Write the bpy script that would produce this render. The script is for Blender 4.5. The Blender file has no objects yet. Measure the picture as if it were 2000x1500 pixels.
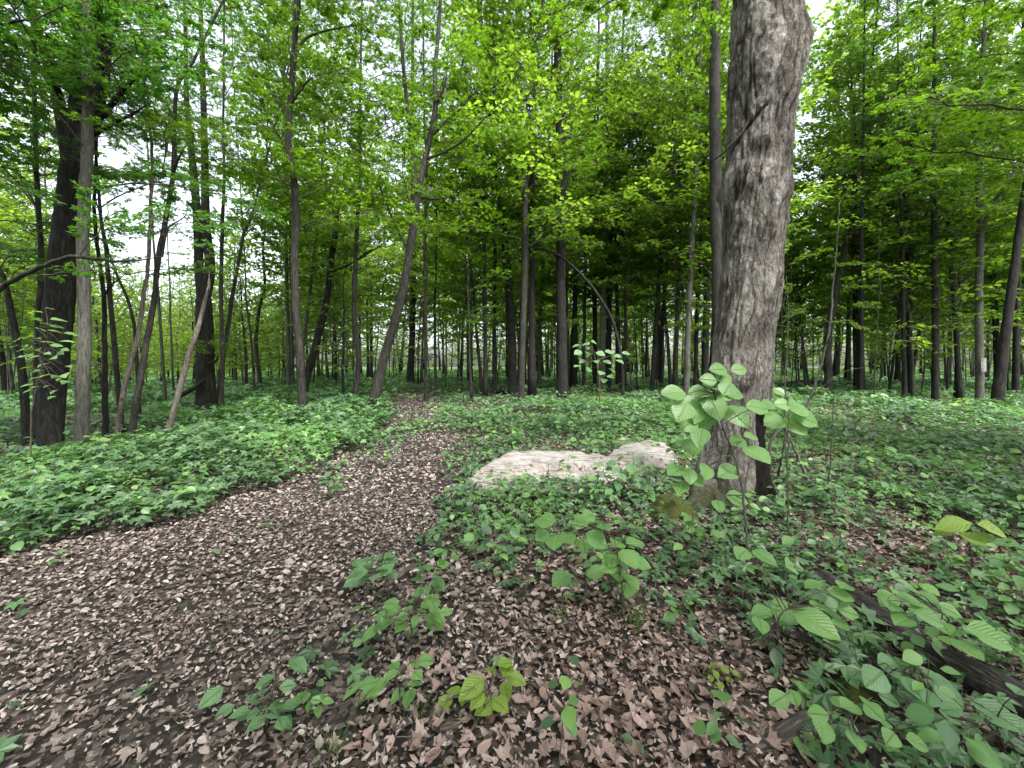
import bpy, math, random
import numpy as np
from math import pi, sin, cos, radians

SC = bpy.context.scene
COL = SC.collection
# ------------------------------------------------------------------ camera
F = 780.0            # focal length in pixels of the 2000 px wide photograph
HZ = 705.0           # image row of the horizon
EYE = 1.5
cam = bpy.data.cameras.new("camera"); camo = bpy.data.objects.new("camera", cam); COL.objects.link(camo)
cam.sensor_width = 36.0; cam.lens = 36.0 * F / 2000.0; cam.shift_y = -(750 - HZ) / 2000.0
cam.clip_start = 0.05; cam.clip_end = 600
camo.location = (0, 0, EYE); camo.rotation_euler = (pi / 2, 0, 0)
SC.camera = camo
# ------------------------------------------------------------------ world + sun (bright overcast)
W = bpy.data.worlds.new("World"); SC.world = W; W.use_nodes = True
wn = W.node_tree; wn.nodes.clear()
sky = wn.nodes.new("ShaderNodeTexSky"); sky.sky_type = 'NISHITA'; sky.sun_disc = False
SUN_EL, SUN_ROT = radians(58), radians(150)
sky.sun_elevation = SUN_EL; sky.sun_rotation = SUN_ROT; sky.air_density = 1.0; sky.dust_density = 4.0; sky.ozone_density = 0.6
hs = wn.nodes.new("ShaderNodeHueSaturation"); hs.inputs['Saturation'].default_value = 0.42; hs.inputs['Value'].default_value = 1.0
bg = wn.nodes.new("ShaderNodeBackground"); bg.inputs['Strength'].default_value = 0.15
wo = wn.nodes.new("ShaderNodeOutputWorld")
wn.links.new(sky.outputs[0], hs.inputs['Color']); wn.links.new(hs.outputs[0], bg.inputs['Color']); wn.links.new(bg.outputs[0], wo.inputs['Surface'])
sl = bpy.data.lights.new("sun", 'SUN'); sl.energy = 1.5; sl.angle = radians(16); sl.color = (1.0, 0.985, 0.96)
so = bpy.data.objects.new("sun", sl); COL.objects.link(so)
# sky: rotation 0 = +Y, growing clockwise seen from above
az = SUN_ROT
sd = np.array([sin(az) * cos(SUN_EL), cos(az) * cos(SUN_EL), sin(SUN_EL)])
from mathutils import Vector, Matrix
so.rotation_euler = Vector(sd).to_track_quat('Z', 'Y').to_euler()
SC.view_settings.view_transform = 'Standard'; SC.view_settings.look = 'None'
SC.view_settings.exposure = 2.12; SC.view_settings.gamma = 1.0; SC.view_settings.use_curve_mapping = False
SC.cycles.use_denoising = True
SC.cycles.max_bounces = 8; SC.cycles.diffuse_bounces = 6; SC.cycles.glossy_bounces = 2
SC.cycles.transmission_bounces = 6; SC.cycles.transparent_max_bounces = 4
SC.cycles.sample_clamp_indirect = 6.0

RNG = np.random.default_rng(7)
R = random.Random(11)

# ------------------------------------------------------------------ noise and terrain
def _hash(ix, iy, iz=0):
    n = (ix * 374761393 + iy * 668265263 + iz * 2147483647 + 1013904223) & 0x7fffffff
    n = ((n ^ (n >> 13)) * 1274126177) & 0x7fffffff
    n = ((n ^ (n >> 15)) * 1103515245) & 0x7fffffff
    return ((n ^ (n >> 16)) & 0xffff) / 65535.0
def vnoise(x, y, z=0, px=0):
    """value noise, -1..1; px: period of the lattice in x (0 = none)"""
    x = np.asarray(x, float); y = np.asarray(y, float); z = np.zeros_like(x) + z
    ix = np.floor(x).astype(np.int64); iy = np.floor(y).astype(np.int64); iz = np.floor(z).astype(np.int64)
    fx = x - ix; fy = y - iy; fz = z - iz
    fx = fx * fx * (3 - 2 * fx); fy = fy * fy * (3 - 2 * fy); fz = fz * fz * (3 - 2 * fz)
    def h(a, b, c):
        a = ix + a
        if px: a = a % px
        return _hash(a, iy + b, iz + c)
    r = 0
    for c, wz in ((0, 1 - fz), (1, fz)):
        a0 = h(0, 0, c) * (1 - fx) + h(1, 0, c) * fx
        a1 = h(0, 1, c) * (1 - fx) + h(1, 1, c) * fx
        r = r + wz * (a0 * (1 - fy) + a1 * fy)
    return r * 2 - 1
def fbm(x, y, z=0, o=4, px=0):
    r = 0; a = 1; t = 0; f = 1
    for i in range(o):
        r = r + a * vnoise(np.asarray(x) * f, np.asarray(y) * f, z * f + i * 7.3, px * f if px else 0); t += a; a *= .5; f *= 2
    return r / t
def ground_z(x, y):
    x = np.asarray(x, float); y = np.asarray(y, float)
    d = np.hypot(x, y)
    h = 0.10 * fbm(x * .35 + 3, y * .35 + 9, o=3) * np.clip((d - 1) / 6, .2, 1)
    h = h + 0.30 * fbm(x * .06, y * .06, 5, o=2) * np.clip((d - 12) / 20, 0, 1)
    h = h + 0.014 * fbm(x * 3, y * 3, 2, o=2)
    h = h - 0.022 * np.clip(-x - 5, 0, 25)
    h = h + 0.10 * np.exp(-((x - 2.3) ** 2 + (y - 4.3) ** 2) / 1.1)
    return h
def gz(x, y): return float(ground_z(np.array([x]), np.array([y]))[0])
def on_ground(px, py):
    """the point of the ground seen at a photo pixel"""
    z = 0.0
    for _ in range(12):
        d = (EYE - z) * F / max(py - HZ, 6.0)
        x = (px - 1000) / F * d
        z = 0.5 * z + 0.5 * gz(x, d)
    return np.array([x, d, gz(x, d)])
def at(px, py, d): return np.array([(px - 1000) / F * d, d, EYE + (HZ - py) / F * d])

# ------------------------------------------------------------------ mesh building
class MB:
    def __init__(s): s.v = []; s.f = []; s.m = []; s.s = []; s.uv = []; s.n = 0
    def add(s, v, f, mat=0, smooth=False, uv=None):
        v = np.asarray(v, np.float32).reshape(-1, 3); f = np.asarray(f, np.int32).reshape(-1, 3)
        s.v.append(v); s.f.append(f + s.n); s.n += len(v)
        s.m.append(np.full(len(f), mat, np.int32)); s.s.append(np.full(len(f), smooth, bool))
        s.uv.append(np.zeros((len(v), 2), np.float32) if uv is None else np.asarray(uv, np.float32))
        return s
    def mesh(s, name, mats, uv=False, off=None):
        v = np.concatenate(s.v); f = np.concatenate(s.f)
        if off is not None: v = v - np.asarray(off, np.float32)
        me = bpy.data.meshes.new(name)
        me.vertices.add(len(v)); me.vertices.foreach_set('co', v.ravel())
        me.loops.add(f.size); me.loops.foreach_set('vertex_index', f.ravel())
        me.polygons.add(len(f)); me.polygons.foreach_set('loop_start', np.arange(0, f.size, 3, dtype=np.int32))
        me.polygons.foreach_set('material_index', np.concatenate(s.m))
        me.polygons.foreach_set('use_smooth', np.concatenate(s.s))
        if uv:
            l = me.uv_layers.new(name="UVMap"); l.data.foreach_set('uv', np.concatenate(s.uv)[f.ravel()].ravel())
        for m in (mats if isinstance(mats, (list, tuple)) else [mats]): me.materials.append(m)
        me.update(calc_edges=True)
        return me
    def obj(s, name, mats, parent=None, uv=False, off=None, loc=None):
        o = bpy.data.objects.new(name, s.mesh(name, mats, uv, off)); COL.objects.link(o)
        if parent: o.parent = parent
        if loc is not None: o.location = loc
        return o
def link(name, me, parent=None):
    o = bpy.data.objects.new(name, me); COL.objects.link(o)
    if parent: o.parent = parent
    return o
def tag(o, label=None, cat=None, group=None, kind=None):
    if label: o['label'] = label
    if cat: o['category'] = cat
    if group: o['group'] = group
    if kind: o['kind'] = kind
    return o
def thing(name, loc, label, cat, group=None):
    o = bpy.data.objects.new(name, None); COL.objects.link(o); o.location = loc; o.empty_display_size = .1
    return tag(o, label, cat, group)

def rot_from(dirs, norms):
    """N rotations: columns = leaf direction, width, normal"""
    d = dirs / np.linalg.norm(dirs, axis=1, keepdims=True)
    n = norms - (norms * d).sum(1, keepdims=True) * d
    n /= np.maximum(np.linalg.norm(n, axis=1, keepdims=True), 1e-6)
    w = np.cross(n, d)
    return np.stack([d, w, n], axis=2)
def scatter(mb, proto, pos, rot, sc, mat=0, smooth=False):
    pv, pf = proto[0], proto[1]
    N = len(pos); sc = np.asarray(sc, float)
    if sc.ndim == 1: sc = np.repeat(sc[:, None], 3, 1)
    v = np.einsum('nij,nkj->nki', rot, pv[None] * sc[:, None, :]) + pos[:, None, :]
    f = pf[None] + (np.arange(N) * len(pv))[:, None, None]
    uv = np.tile(proto[2], (N, 1)) if len(proto) > 2 else None
    mb.add(v.reshape(-1, 3), f.reshape(-1, 3), mat, smooth, uv)

def resample(pts, rad, n):
    pts = np.asarray(pts, float); rad = np.asarray(rad, float)
    if len(pts) == 2 and n > 2: pass
    s = np.concatenate([[0], np.cumsum(np.linalg.norm(np.diff(pts, axis=0), axis=1))]); s /= s[-1]
    P = np.vstack([2 * pts[0] - pts[1], pts, 2 * pts[-1] - pts[-2]])
    out = []; ro = []
    for t in np.linspace(0, 1, n):
        i = min(np.searchsorted(s, t, side='right') - 1, len(pts) - 2)
        u = (t - s[i]) / max(s[i + 1] - s[i], 1e-9)
        p0, p1, p2, p3 = P[i], P[i + 1], P[i + 2], P[i + 3]
        out.append(0.5 * ((2 * p1) + (-p0 + p2) * u + (2 * p0 - 5 * p1 + 4 * p2 - p3) * u * u + (-p0 + 3 * p1 - 3 * p2 + p3) * u ** 3))
        ro.append(rad[i] * (1 - u) + rad[i + 1] * u)
    return np.array(out), np.array(ro)
def tube(mb, pts, rad, sides=8, mat=0, bump=0.0, seed=0, cap=True):
    pts = np.asarray(pts, float); rad = np.asarray(rad, float); n = len(pts)
    T = np.gradient(pts, axis=0); T /= np.maximum(np.linalg.norm(T, axis=1, keepdims=True), 1e-9)
    up = np.array([0.03, 1, 0.02]) if abs(T[0][1]) < .9 else np.array([1.0, 0, 0])
    A = []
    a = np.cross(T[0], up); a /= np.linalg.norm(a)
    for i in range(n):
        a = a - T[i] * (a @ T[i]); a /= max(np.linalg.norm(a), 1e-9); A.append(a)
    A = np.array(A); B = np.cross(T, A)
    th = np.arange(sides) / sides * 2 * pi
    r = rad[:, None] * np.ones(sides)[None]
    if bump:
        L = np.concatenate([[0], np.cumsum(np.linalg.norm(np.diff(pts, axis=0), axis=1))])
        TH, LL = np.meshgrid(th / (2 * pi) * 5, L, indexing='xy')
        r = r * (1 + bump * fbm(TH, LL * 1.3 + seed * 3.1, seed, o=3, px=5))
    v = pts[:, None] + r[..., None] * (np.cos(th)[None, :, None] * A[:, None] + np.sin(th)[None, :, None] * B[:, None])
    v = v.reshape(-1, 3)
    i, j = np.meshgrid(np.arange(n - 1), np.arange(sides), indexing='ij')
    a = i * sides + j; b = i * sides + (j + 1) % sides; c = a + sides; d = b + sides
    f = np.concatenate([np.stack([a, b, d], -1).reshape(-1, 3), np.stack([a, d, c], -1).reshape(-1, 3)])
    uv = None
    if cap:
        v = np.vstack([v, pts[0], pts[-1]]); k = n * sides
        j = np.arange(sides)
        f = np.vstack([f, np.stack([np.full(sides, k), (j + 1) % sides, j], -1),
                       np.stack([np.full(sides, k + 1), (n - 1) * sides + j, (n - 1) * sides + (j + 1) % sides], -1)])
    mb.add(v, f, mat, True, uv)

# ------------------------------------------------------------------ materials
def new_mat(name):
    m = bpy.data.materials.new(name); m.use_nodes = True; nt = m.node_tree; nt.nodes.clear()
    out = nt.nodes.new('ShaderNodeOutputMaterial')
    return m, nt, out
def N(nt, t, **kw):
    n = nt.nodes.new(t)
    for k, v in kw.items():
        if k in n.inputs: n.inputs[k].default_value = v
        else: setattr(n, k, v)
    return n
def ramp(nt, stops, fac):
    n = nt.nodes.new('ShaderNodeValToRGB'); e = n.color_ramp.elements
    while len(e) < len(stops): e.new(0.5)
    for i, (p, c) in enumerate(stops): e[i].position = p; e[i].color = (*c, 1)
    nt.links.new(fac, n.inputs[0]); return n
def leaf_mat(name, stops, trans=0.45, tcol=(1.25, 1.5, .45), rough=.5, spec=.35, vein=False, sheen=None):
    m, nt, out = new_mat(name); L = nt.links
    geo = N(nt, 'ShaderNodeNewGeometry'); info = N(nt, 'ShaderNodeObjectInfo')
    a = N(nt, 'ShaderNodeMath', operation='MULTIPLY'); L.new(geo.outputs['Random Per Island'], a.inputs[0]); a.inputs[1].default_value = .72
    b = N(nt, 'ShaderNodeMath', operation='MULTIPLY_ADD'); L.new(info.outputs['Random'], b.inputs[0]); b.inputs[1].default_value = .28; L.new(a.outputs[0], b.inputs[2])
    r = ramp(nt, stops, b.outputs[0]); col = r.outputs[0]
    tc = N(nt, 'ShaderNodeTexCoord')
    if vein:
        sep = N(nt, 'ShaderNodeSeparateXYZ'); L.new(tc.outputs['UV'], sep.inputs[0])
        ab = N(nt, 'ShaderNodeMath', operation='ABSOLUTE'); L.new(sep.outputs[1], ab.inputs[0])
        mid = N(nt, 'ShaderNodeMapRange'); L.new(ab.outputs[0], mid.inputs[0]); mid.inputs[1].default_value = .0; mid.inputs[2].default_value = .035; mid.inputs[3].default_value = 1; mid.inputs[4].default_value = 0
        k = N(nt, 'ShaderNodeMath', operation='MULTIPLY_ADD'); L.new(ab.outputs[0], k.inputs[0]); k.inputs[1].default_value = -1.1; L.new(sep.outputs[0], k.inputs[2])
        k2 = N(nt, 'ShaderNodeMath', operation='MULTIPLY'); L.new(k.outputs[0], k2.inputs[0]); k2.inputs[1].default_value = 8.5
        fr = N(nt, 'ShaderNodeMath', operation='PINGPONG'); L.new(k2.outputs[0], fr.inputs[0]); fr.inputs[1].default_value = .5
        sv = N(nt, 'ShaderNodeMapRange'); L.new(fr.outputs[0], sv.inputs[0]); sv.inputs[1].default_value = 0; sv.inputs[2].default_value = .11; sv.inputs[3].default_value = .7; sv.inputs[4].default_value = 0
        mx = N(nt, 'ShaderNodeMath', operation='MAXIMUM'); L.new(mid.outputs[0], mx.inputs[0]); L.new(sv.outputs[0], mx.inputs[1])
        mix = N(nt, 'ShaderNodeMixRGB', blend_type='MIX'); L.new(mx.outputs[0], mix.inputs[0]); L.new(col, mix.inputs[1])
        br = N(nt, 'ShaderNodeMixRGB', blend_type='ADD'); br.inputs[0].default_value = 1; L.new(col, br.inputs[1]); br.inputs[2].default_value = (.075, .09, .05, 1)
        L.new(br.outputs[0], mix.inputs[2]); col = mix.outputs[0]
        no = N(nt, 'ShaderNodeTexNoise', Scale=22.0, Detail=3.0); L.new(tc.outputs['Object'], no.inputs['Vector'])
        mm = N(nt, 'ShaderNodeMixRGB', blend_type='MULTIPLY'); mm.inputs[0].default_value = .5; L.new(col, mm.inputs[1])
        rr = ramp(nt, [(.3, (.6, .6, .6)), (.7, (1.25, 1.2, 1.1))], no.outputs[0]); L.new(rr.outputs[0], mm.inputs[2]); col = mm.outputs[0]
    p = N(nt, 'ShaderNodeBsdfPrincipled', Roughness=rough); p.inputs['Specular IOR Level'].default_value = spec
    L.new(col, p.inputs['Base Color'])
    if vein:
        bm = N(nt, 'ShaderNodeBump', Strength=.9, Distance=.006); L.new(mx.outputs[0], bm.inputs['Height']); bm.invert = True; L.new(bm.outputs[0], p.inputs['Normal'])
    t = N(nt, 'ShaderNodeBsdfTranslucent')
    tm = N(nt, 'ShaderNodeMixRGB', blend_type='MULTIPLY'); tm.inputs[0].default_value = 1; L.new(col, tm.inputs[1]); tm.inputs[2].default_value = (*tcol, 1)
    L.new(tm.outputs[0], t.inputs['Color'])
    ms = N(nt, 'ShaderNodeMixShader'); ms.inputs[0].default_value = trans; L.new(p.outputs[0], ms.inputs[1]); L.new(t.outputs[0], ms.inputs[2])
    L.new(ms.outputs[0], out.inputs['Surface'])
    return m
G = lambda r, g, b: (r, g, b)
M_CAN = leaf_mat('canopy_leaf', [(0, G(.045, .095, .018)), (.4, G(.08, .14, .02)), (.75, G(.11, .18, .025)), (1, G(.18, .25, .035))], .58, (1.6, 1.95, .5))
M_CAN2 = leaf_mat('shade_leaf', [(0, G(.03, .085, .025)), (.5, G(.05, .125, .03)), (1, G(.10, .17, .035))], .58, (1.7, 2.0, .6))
M_FAR = leaf_mat('far_leaf', [(0, G(.07, .12, .03)), (.5, G(.125, .19, .045)), (1, G(.2, .27, .06))], .64, (1.75, 2.0, .65))  # leaf tones raised so the backlit look of the distance sits in the colour
M_COV = leaf_mat('cover_leaf', [(0, G(.035, .08, .035)), (.4, G(.07, .14, .06)), (.75, G(.115, .205, .09)), (.9, G(.16, .26, .09)), (1, G(.22, .32, .09))], .3, (1.2, 1.6, .5), .42, .5)
M_FRESH = leaf_mat('fresh_seedling_leaf', [(0, G(.08, .17, .065)), (.6, G(.14, .27, .09)), (.9, G(.22, .37, .10)), (1, G(.3, .44, .11))], .35, (1.3, 1.6, .5), .4, .45)
M_SAP = leaf_mat('sapling_leaf', [(0, G(.10, .22, .07)), (.5, G(.17, .33, .11)), (1, G(.25, .42, .13))], .35, (1.3, 1.6, .5), .36, .5, vein=True)
M_SAPB = leaf_mat('blue_green_leaf', [(0, G(.09, .20, .085)), (1, G(.17, .32, .14))], .3, (1.2, 1.5, .6), .4, .5, vein=True)
M_SAPY = leaf_mat('yellow_green_leaf', [(0, G(.18, .30, .05)), (1, G(.27, .38, .07))], .4, (1.2, 1.4, .5), .45, .4, vein=True)
M_GRASS = leaf_mat('grass_blade', [(0, G(.05, .12, .03)), (1, G(.12, .2, .05))], .35)
M_LIT = leaf_mat('dead_leaf', [(0, G(.035, .024, .02)), (.22, G(.095, .06, .048)), (.45, G(.22, .15, .125)), (.68, G(.38, .285, .25)), (.88, G(.55, .455, .41)), (1, G(.72, .65, .6))], .12, (1.1, .9, .7), .55, .3)
M_LITG = leaf_mat('weathered_leaf', [(0, G(.03, .025, .023)), (.28, G(.10, .078, .068)), (.52, G(.26, .205, .18)), (.78, G(.44, .37, .335)), (1, G(.72, .67, .65))], .1, (1.1, 1, .8), .5, .4)

def bark_mat(name, dark, mid, light, scale=(7, 7, 1.2), bump=.5, lichen=None, moss=0.0, patch=1.2, attrs=False):
    m, nt, out = new_mat(name); L = nt.links
    tc = N(nt, 'ShaderNodeTexCoord'); mp = N(nt, 'ShaderNodeMapping'); mp.inputs['Scale'].default_value = scale
    L.new(tc.outputs['Object'], mp.inputs[0])
    n = N(nt, 'ShaderNodeTexNoise', Scale=4.0, Detail=8.0, Roughness=.68); L.new(mp.outputs[0], n.inputs['Vector'])
    w = N(nt, 'ShaderNodeTexNoise', Scale=2.2, Detail=5.0, Roughness=.6, Distortion=.7); L.new(mp.outputs[0], w.inputs['Vector'])
    w1 = N(nt, 'ShaderNodeMath', operation='SUBTRACT'); L.new(w.outputs[0], w1.inputs[0]); w1.inputs[1].default_value = .5
    w2 = N(nt, 'ShaderNodeMath', operation='ABSOLUTE'); L.new(w1.outputs[0], w2.inputs[0])
    vr = N(nt, 'ShaderNodeMapRange'); L.new(w2.outputs[0], vr.inputs[0]); vr.inputs[2].default_value = .07
    h = N(nt, 'ShaderNodeMath', operation='MULTIPLY_ADD'); L.new(vr.outputs[0], h.inputs[0]); h.inputs[1].default_value = .30
    hm = N(nt, 'ShaderNodeMath', operation='MULTIPLY_ADD'); L.new(n.outputs[0], hm.inputs[0]); hm.inputs[1].default_value = 1.5; hm.inputs[2].default_value = -.42; L.new(hm.outputs[0], h.inputs[2])
    if attrs:
        wv = N(nt, 'ShaderNodeMixRGB', blend_type='ADD'); wv.inputs[0].default_value = 1.3; L.new(mp.outputs[0], wv.inputs[1]); L.new(w.outputs['Color'], wv.inputs[2])
        vo = N(nt, 'ShaderNodeTexVoronoi', Scale=1.5, feature='DISTANCE_TO_EDGE'); L.new(wv.outputs[0], vo.inputs['Vector'])
        vm = N(nt, 'ShaderNodeMapRange'); L.new(vo.outputs[0], vm.inputs[0]); vm.inputs[2].default_value = .07
        km = N(nt, 'ShaderNodeTexNoise', Scale=3.5, Detail=3.0); L.new(tc.outputs['Object'], km.inputs['Vector'])
        kr = N(nt, 'ShaderNodeMapRange'); L.new(km.outputs[0], kr.inputs[0]); kr.inputs[1].default_value = .42; kr.inputs[2].default_value = .6
        mxx = N(nt, 'ShaderNodeMath', operation='MAXIMUM'); L.new(vm.outputs[0], mxx.inputs[0]); L.new(kr.outputs[0], mxx.inputs[1])
        fx = N(nt, 'ShaderNodeTexNoise', Scale=60.0, Detail=5.0, Roughness=.7); L.new(tc.outputs['Object'], fx.inputs['Vector'])
        fy = N(nt, 'ShaderNodeMath', operation='MULTIPLY_ADD'); L.new(fx.outputs[0], fy.inputs[0]); fy.inputs[1].default_value = 1.1; fy.inputs[2].default_value = .45
        hq = N(nt, 'ShaderNodeMath', operation='MULTIPLY'); L.new(mxx.outputs[0], hq.inputs[0]); L.new(fy.outputs[0], hq.inputs[1])
        hh = N(nt, 'ShaderNodeMath', operation='MULTIPLY'); L.new(h.outputs[0], hh.inputs[0]); L.new(hq.outputs[0], hh.inputs[1]); h = hh
    r = ramp(nt, [(.15, dark), (.55, mid), (.95, light)], h.outputs[0]); col = r.outputs[0]
    big = N(nt, 'ShaderNodeTexNoise', Scale=patch, Detail=5.0, Roughness=.6); L.new(tc.outputs['Object'], big.inputs['Vector'])
    rb = ramp(nt, [(.35, (.55, .55, .55)), (.65, (1.25, 1.25, 1.25))], big.outputs[0])
    mu = N(nt, 'ShaderNodeMixRGB', blend_type='MULTIPLY'); mu.inputs[0].default_value = .8; L.new(col, mu.inputs[1]); L.new(rb.outputs[0], mu.inputs[2]); col = mu.outputs[0]
    if lichen:
        ln = N(nt, 'ShaderNodeTexNoise', Scale=2.3, Detail=7.0, Roughness=.7); L.new(tc.outputs['Object'], ln.inputs['Vector'])
        lr = ramp(nt, [(.54, (0, 0, 0)), (.66, (.75, .75, .75))], ln.outputs[0])
        lm = N(nt, 'ShaderNodeMixRGB'); L.new(lr.outputs[0], lm.inputs[0]); L.new(col, lm.inputs[1]); lm.inputs[2].default_value = (*lichen, 1)
        lm2 = N(nt, 'ShaderNodeMixRGB', blend_type='MULTIPLY'); lm2.inputs[0].default_value = .55; L.new(lm.outputs[0], lm2.inputs[1])
        r2 = ramp(nt, [(.2, (.4, .4, .4)), (.8, (1.1, 1.1, 1.1))], h.outputs[0]); L.new(r2.outputs[0], lm2.inputs[2]); col = lm2.outputs[0]
    if attrs:
        la = N(nt, 'ShaderNodeAttribute', attribute_name='lichen'); m1 = N(nt, 'ShaderNodeMixRGB'); L.new(la.outputs['Fac'], m1.inputs[0]); L.new(col, m1.inputs[1])
        m1b = N(nt, 'ShaderNodeMixRGB', blend_type='MULTIPLY'); m1b.inputs[0].default_value = .7; m1b.inputs[1].default_value = (.50, .475, .45, 1); r3 = ramp(nt, [(.2, (.45, .45, .45)), (.7, (1.1, 1.1, 1.1))], h.outputs[0]); L.new(r3.outputs[0], m1b.inputs[2]); L.new(m1b.outputs[0], m1.inputs[2])
        fa = N(nt, 'ShaderNodeAttribute', attribute_name='furrow'); m2 = N(nt, 'ShaderNodeMixRGB'); L.new(fa.outputs['Fac'], m2.inputs[0]); L.new(m1.outputs[0], m2.inputs[1]); m2.inputs[2].default_value = (.035, .027, .022, 1); col = m2.outputs[0]
    if moss:
        sp = N(nt, 'ShaderNodeSeparateXYZ'); L.new(tc.outputs['Object'], sp.inputs[0])
        mr = N(nt, 'ShaderNodeMapRange'); L.new(sp.outputs[2], mr.inputs[0]); mr.inputs[1].default_value = .05; mr.inputs[2].default_value = moss; mr.inputs[3].default_value = .62; mr.inputs[4].default_value = 0
        mn = N(nt, 'ShaderNodeTexNoise', Scale=5.0, Detail=5.0); L.new(tc.outputs['Object'], mn.inputs['Vector'])
        sm = N(nt, 'ShaderNodeMath', operation='ADD'); L.new(mr.outputs[0], sm.inputs[0]); L.new(mn.outputs[0], sm.inputs[1])
        mf = ramp(nt, [(.85, (0, 0, 0)), (1.0, (.8, .8, .8))], sm.outputs[0])
        mm = N(nt, 'ShaderNodeMixRGB'); L.new(mf.outputs[0], mm.inputs[0]); L.new(col, mm.inputs[1]); mm.inputs[2].default_value = (.06, .07, .025, 1); col = mm.outputs[0]
    p = N(nt, 'ShaderNodeBsdfPrincipled', Roughness=.85); p.inputs['Specular IOR Level'].default_value = .2
    L.new(col, p.inputs['Base Color'])
    b = N(nt, 'ShaderNodeBump', Strength=bump, Distance=.03); L.new(h.outputs[0], b.inputs['Height']); L.new(b.outputs[0], p.inputs['Normal'])
    L.new(p.outputs[0], out.inputs['Surface']); return m
M_BIG = bark_mat('grey_maple_bark', (.11, .096, .083), (.26, .235, .21), (.40, .37, .335), (14, 14, 5.0), .9, moss=.45, patch=2.5, attrs=True)
M_DARK = bark_mat('dark_bark', (.006, .006, .005), (.018, .017, .015), (.048, .045, .04), (6, 6, 1.0), .6)
M_MID = bark_mat('brown_grey_bark', (.010, .010, .008), (.034, .032, .027), (.08, .076, .065), (8, 8, 1.2), .5)
M_PALE = bark_mat('pale_grey_bark', (.035, .034, .029), (.09, .087, .074), (.16, .155, .135), (9, 9, 1.6), .35)
M_GREEN = bark_mat('greenish_bark', (.025, .03, .02), (.065, .07, .05), (.13, .13, .1), (9, 9, 1.6), .35)
M_DEADLOG = bark_mat('weathered_log_wood', (.04, .032, .026), (.13, .11, .095), (.30, .265, .235), (1.5, 18, 18), .7)
M_DEAD = bark_mat('weathered_wood', (.05, .04, .032), (.16, .135, .115), (.34, .30, .27), (14, 14, 1.2), .6)
M_LOG = bark_mat('rotting_log_wood', (.012, .010, .009), (.055, .048, .043), (.19, .17, .155), (1.5, 22, 22), .9)
M_TWIG = bark_mat('twig_bark', (.03, .025, .018), (.09, .075, .055), (.15, .13, .1), (20, 20, 4), .2)
BARK = {'dark': M_DARK, 'mid': M_MID, 'pale': M_PALE, 'green': M_GREEN, 'dead': M_DEAD}
def plain_mat(name, c1, c2, scale=20, rough=.9, bump=.3):
    m, nt, out = new_mat(name); L = nt.links
    tc = N(nt, 'ShaderNodeTexCoord'); n = N(nt, 'ShaderNodeTexNoise', Scale=float(scale), Detail=6.0, Roughness=.7); L.new(tc.outputs['Object'], n.inputs['Vector'])
    r = ramp(nt, [(.3, c1), (.7, c2)], n.outputs[0])
    p = N(nt, 'ShaderNodeBsdfPrincipled', Roughness=rough); L.new(r.outputs[0], p.inputs['Base Color'])
    b = N(nt, 'ShaderNodeBump', Strength=bump, Distance=.02); L.new(n.outputs[0], b.inputs['Height']); L.new(b.outputs[0], p.inputs['Normal'])
    p.inputs['Specular IOR Level'].default_value = .04
    L.new(p.outputs[0], out.inputs['Surface']); return m
M_HOLLOW = plain_mat('black_hollow_wood', (.004, .004, .004), (.02, .017, .015), 18)  # near-black colour for the faces of the hollow
M_MOSS = plain_mat('moss', (.03, .035, .012), (.09, .10, .03), 45, .95, .8)

def stone_mat():
    m, nt, out = new_mat('pinkish_limestone'); L = nt.links
    tc = N(nt, 'ShaderNodeTexCoord'); mp = N(nt, 'ShaderNodeMapping'); mp.inputs['Rotation'].default_value = (0, 0, radians(-14)); mp.inputs['Scale'].default_value = (3.0, 20, 8)
    L.new(tc.outputs['Object'], mp.inputs[0])
    n = N(nt, 'ShaderNodeTexNoise', Scale=1.6, Detail=8.0, Roughness=.62); L.new(mp.outputs[0], n.inputs['Vector'])
    n2 = N(nt, 'ShaderNodeTexNoise', Scale=1.8, Detail=5.0); L.new(tc.outputs['Object'], n2.inputs['Vector'])
    n3 = N(nt, 'ShaderNodeTexNoise', Scale=60.0, Detail=4.0); L.new(tc.outputs['Object'], n3.inputs['Vector'])
    c = ramp(nt, [(.28, (.05, .042, .037)), (.38, (.15, .13, .118)), (.50, (.29, .265, .25)), (.75, (.42, .40, .38))], n.outputs[0])
    t = ramp(nt, [(.35, (1.0, .9, .84)), (.6, (.98, 1, 1.0))], n2.outputs[0])
    mu = N(nt, 'ShaderNodeMixRGB', blend_type='MULTIPLY'); mu.inputs[0].default_value = .7; L.new(c.outputs[0], mu.inputs[1]); L.new(t.outputs[0], mu.inputs[2])
    g = ramp(nt, [(.3, (.8, .8, .8)), (.7, (1.1, 1.1, 1.1))], n3.outputs[0])
    m2 = N(nt, 'ShaderNodeMixRGB', blend_type='MULTIPLY'); m2.inputs[0].default_value = .6; L.new(mu.outputs[0], m2.inputs[1]); L.new(g.outputs[0], m2.inputs[2])
    dn = N(nt, 'ShaderNodeTexNoise', Scale=3.2, Detail=7.0, Roughness=.68); L.new(tc.outputs['Object'], dn.inputs['Vector'])
    dr = ramp(nt, [(.52, (0, 0, 0)), (.66, (.8, .8, .8))], dn.outputs[0]); m3 = N(nt, 'ShaderNodeMixRGB'); L.new(dr.outputs[0], m3.inputs[0]); L.new(m2.outputs[0], m3.inputs[1]); m3.inputs[2].default_value = (.13, .115, .085, 1); m2 = m3
    p = N(nt, 'ShaderNodeBsdfPrincipled', Roughness=.8); L.new(m2.outputs[0], p.inputs['Base Color'])
    b = N(nt, 'ShaderNodeBump', Strength=.7, Distance=.025); L.new(n.outputs[0], b.inputs['Height']); L.new(b.outputs[0], p.inputs['Normal'])
    L.new(p.outputs[0], out.inputs['Surface']); return m
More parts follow.
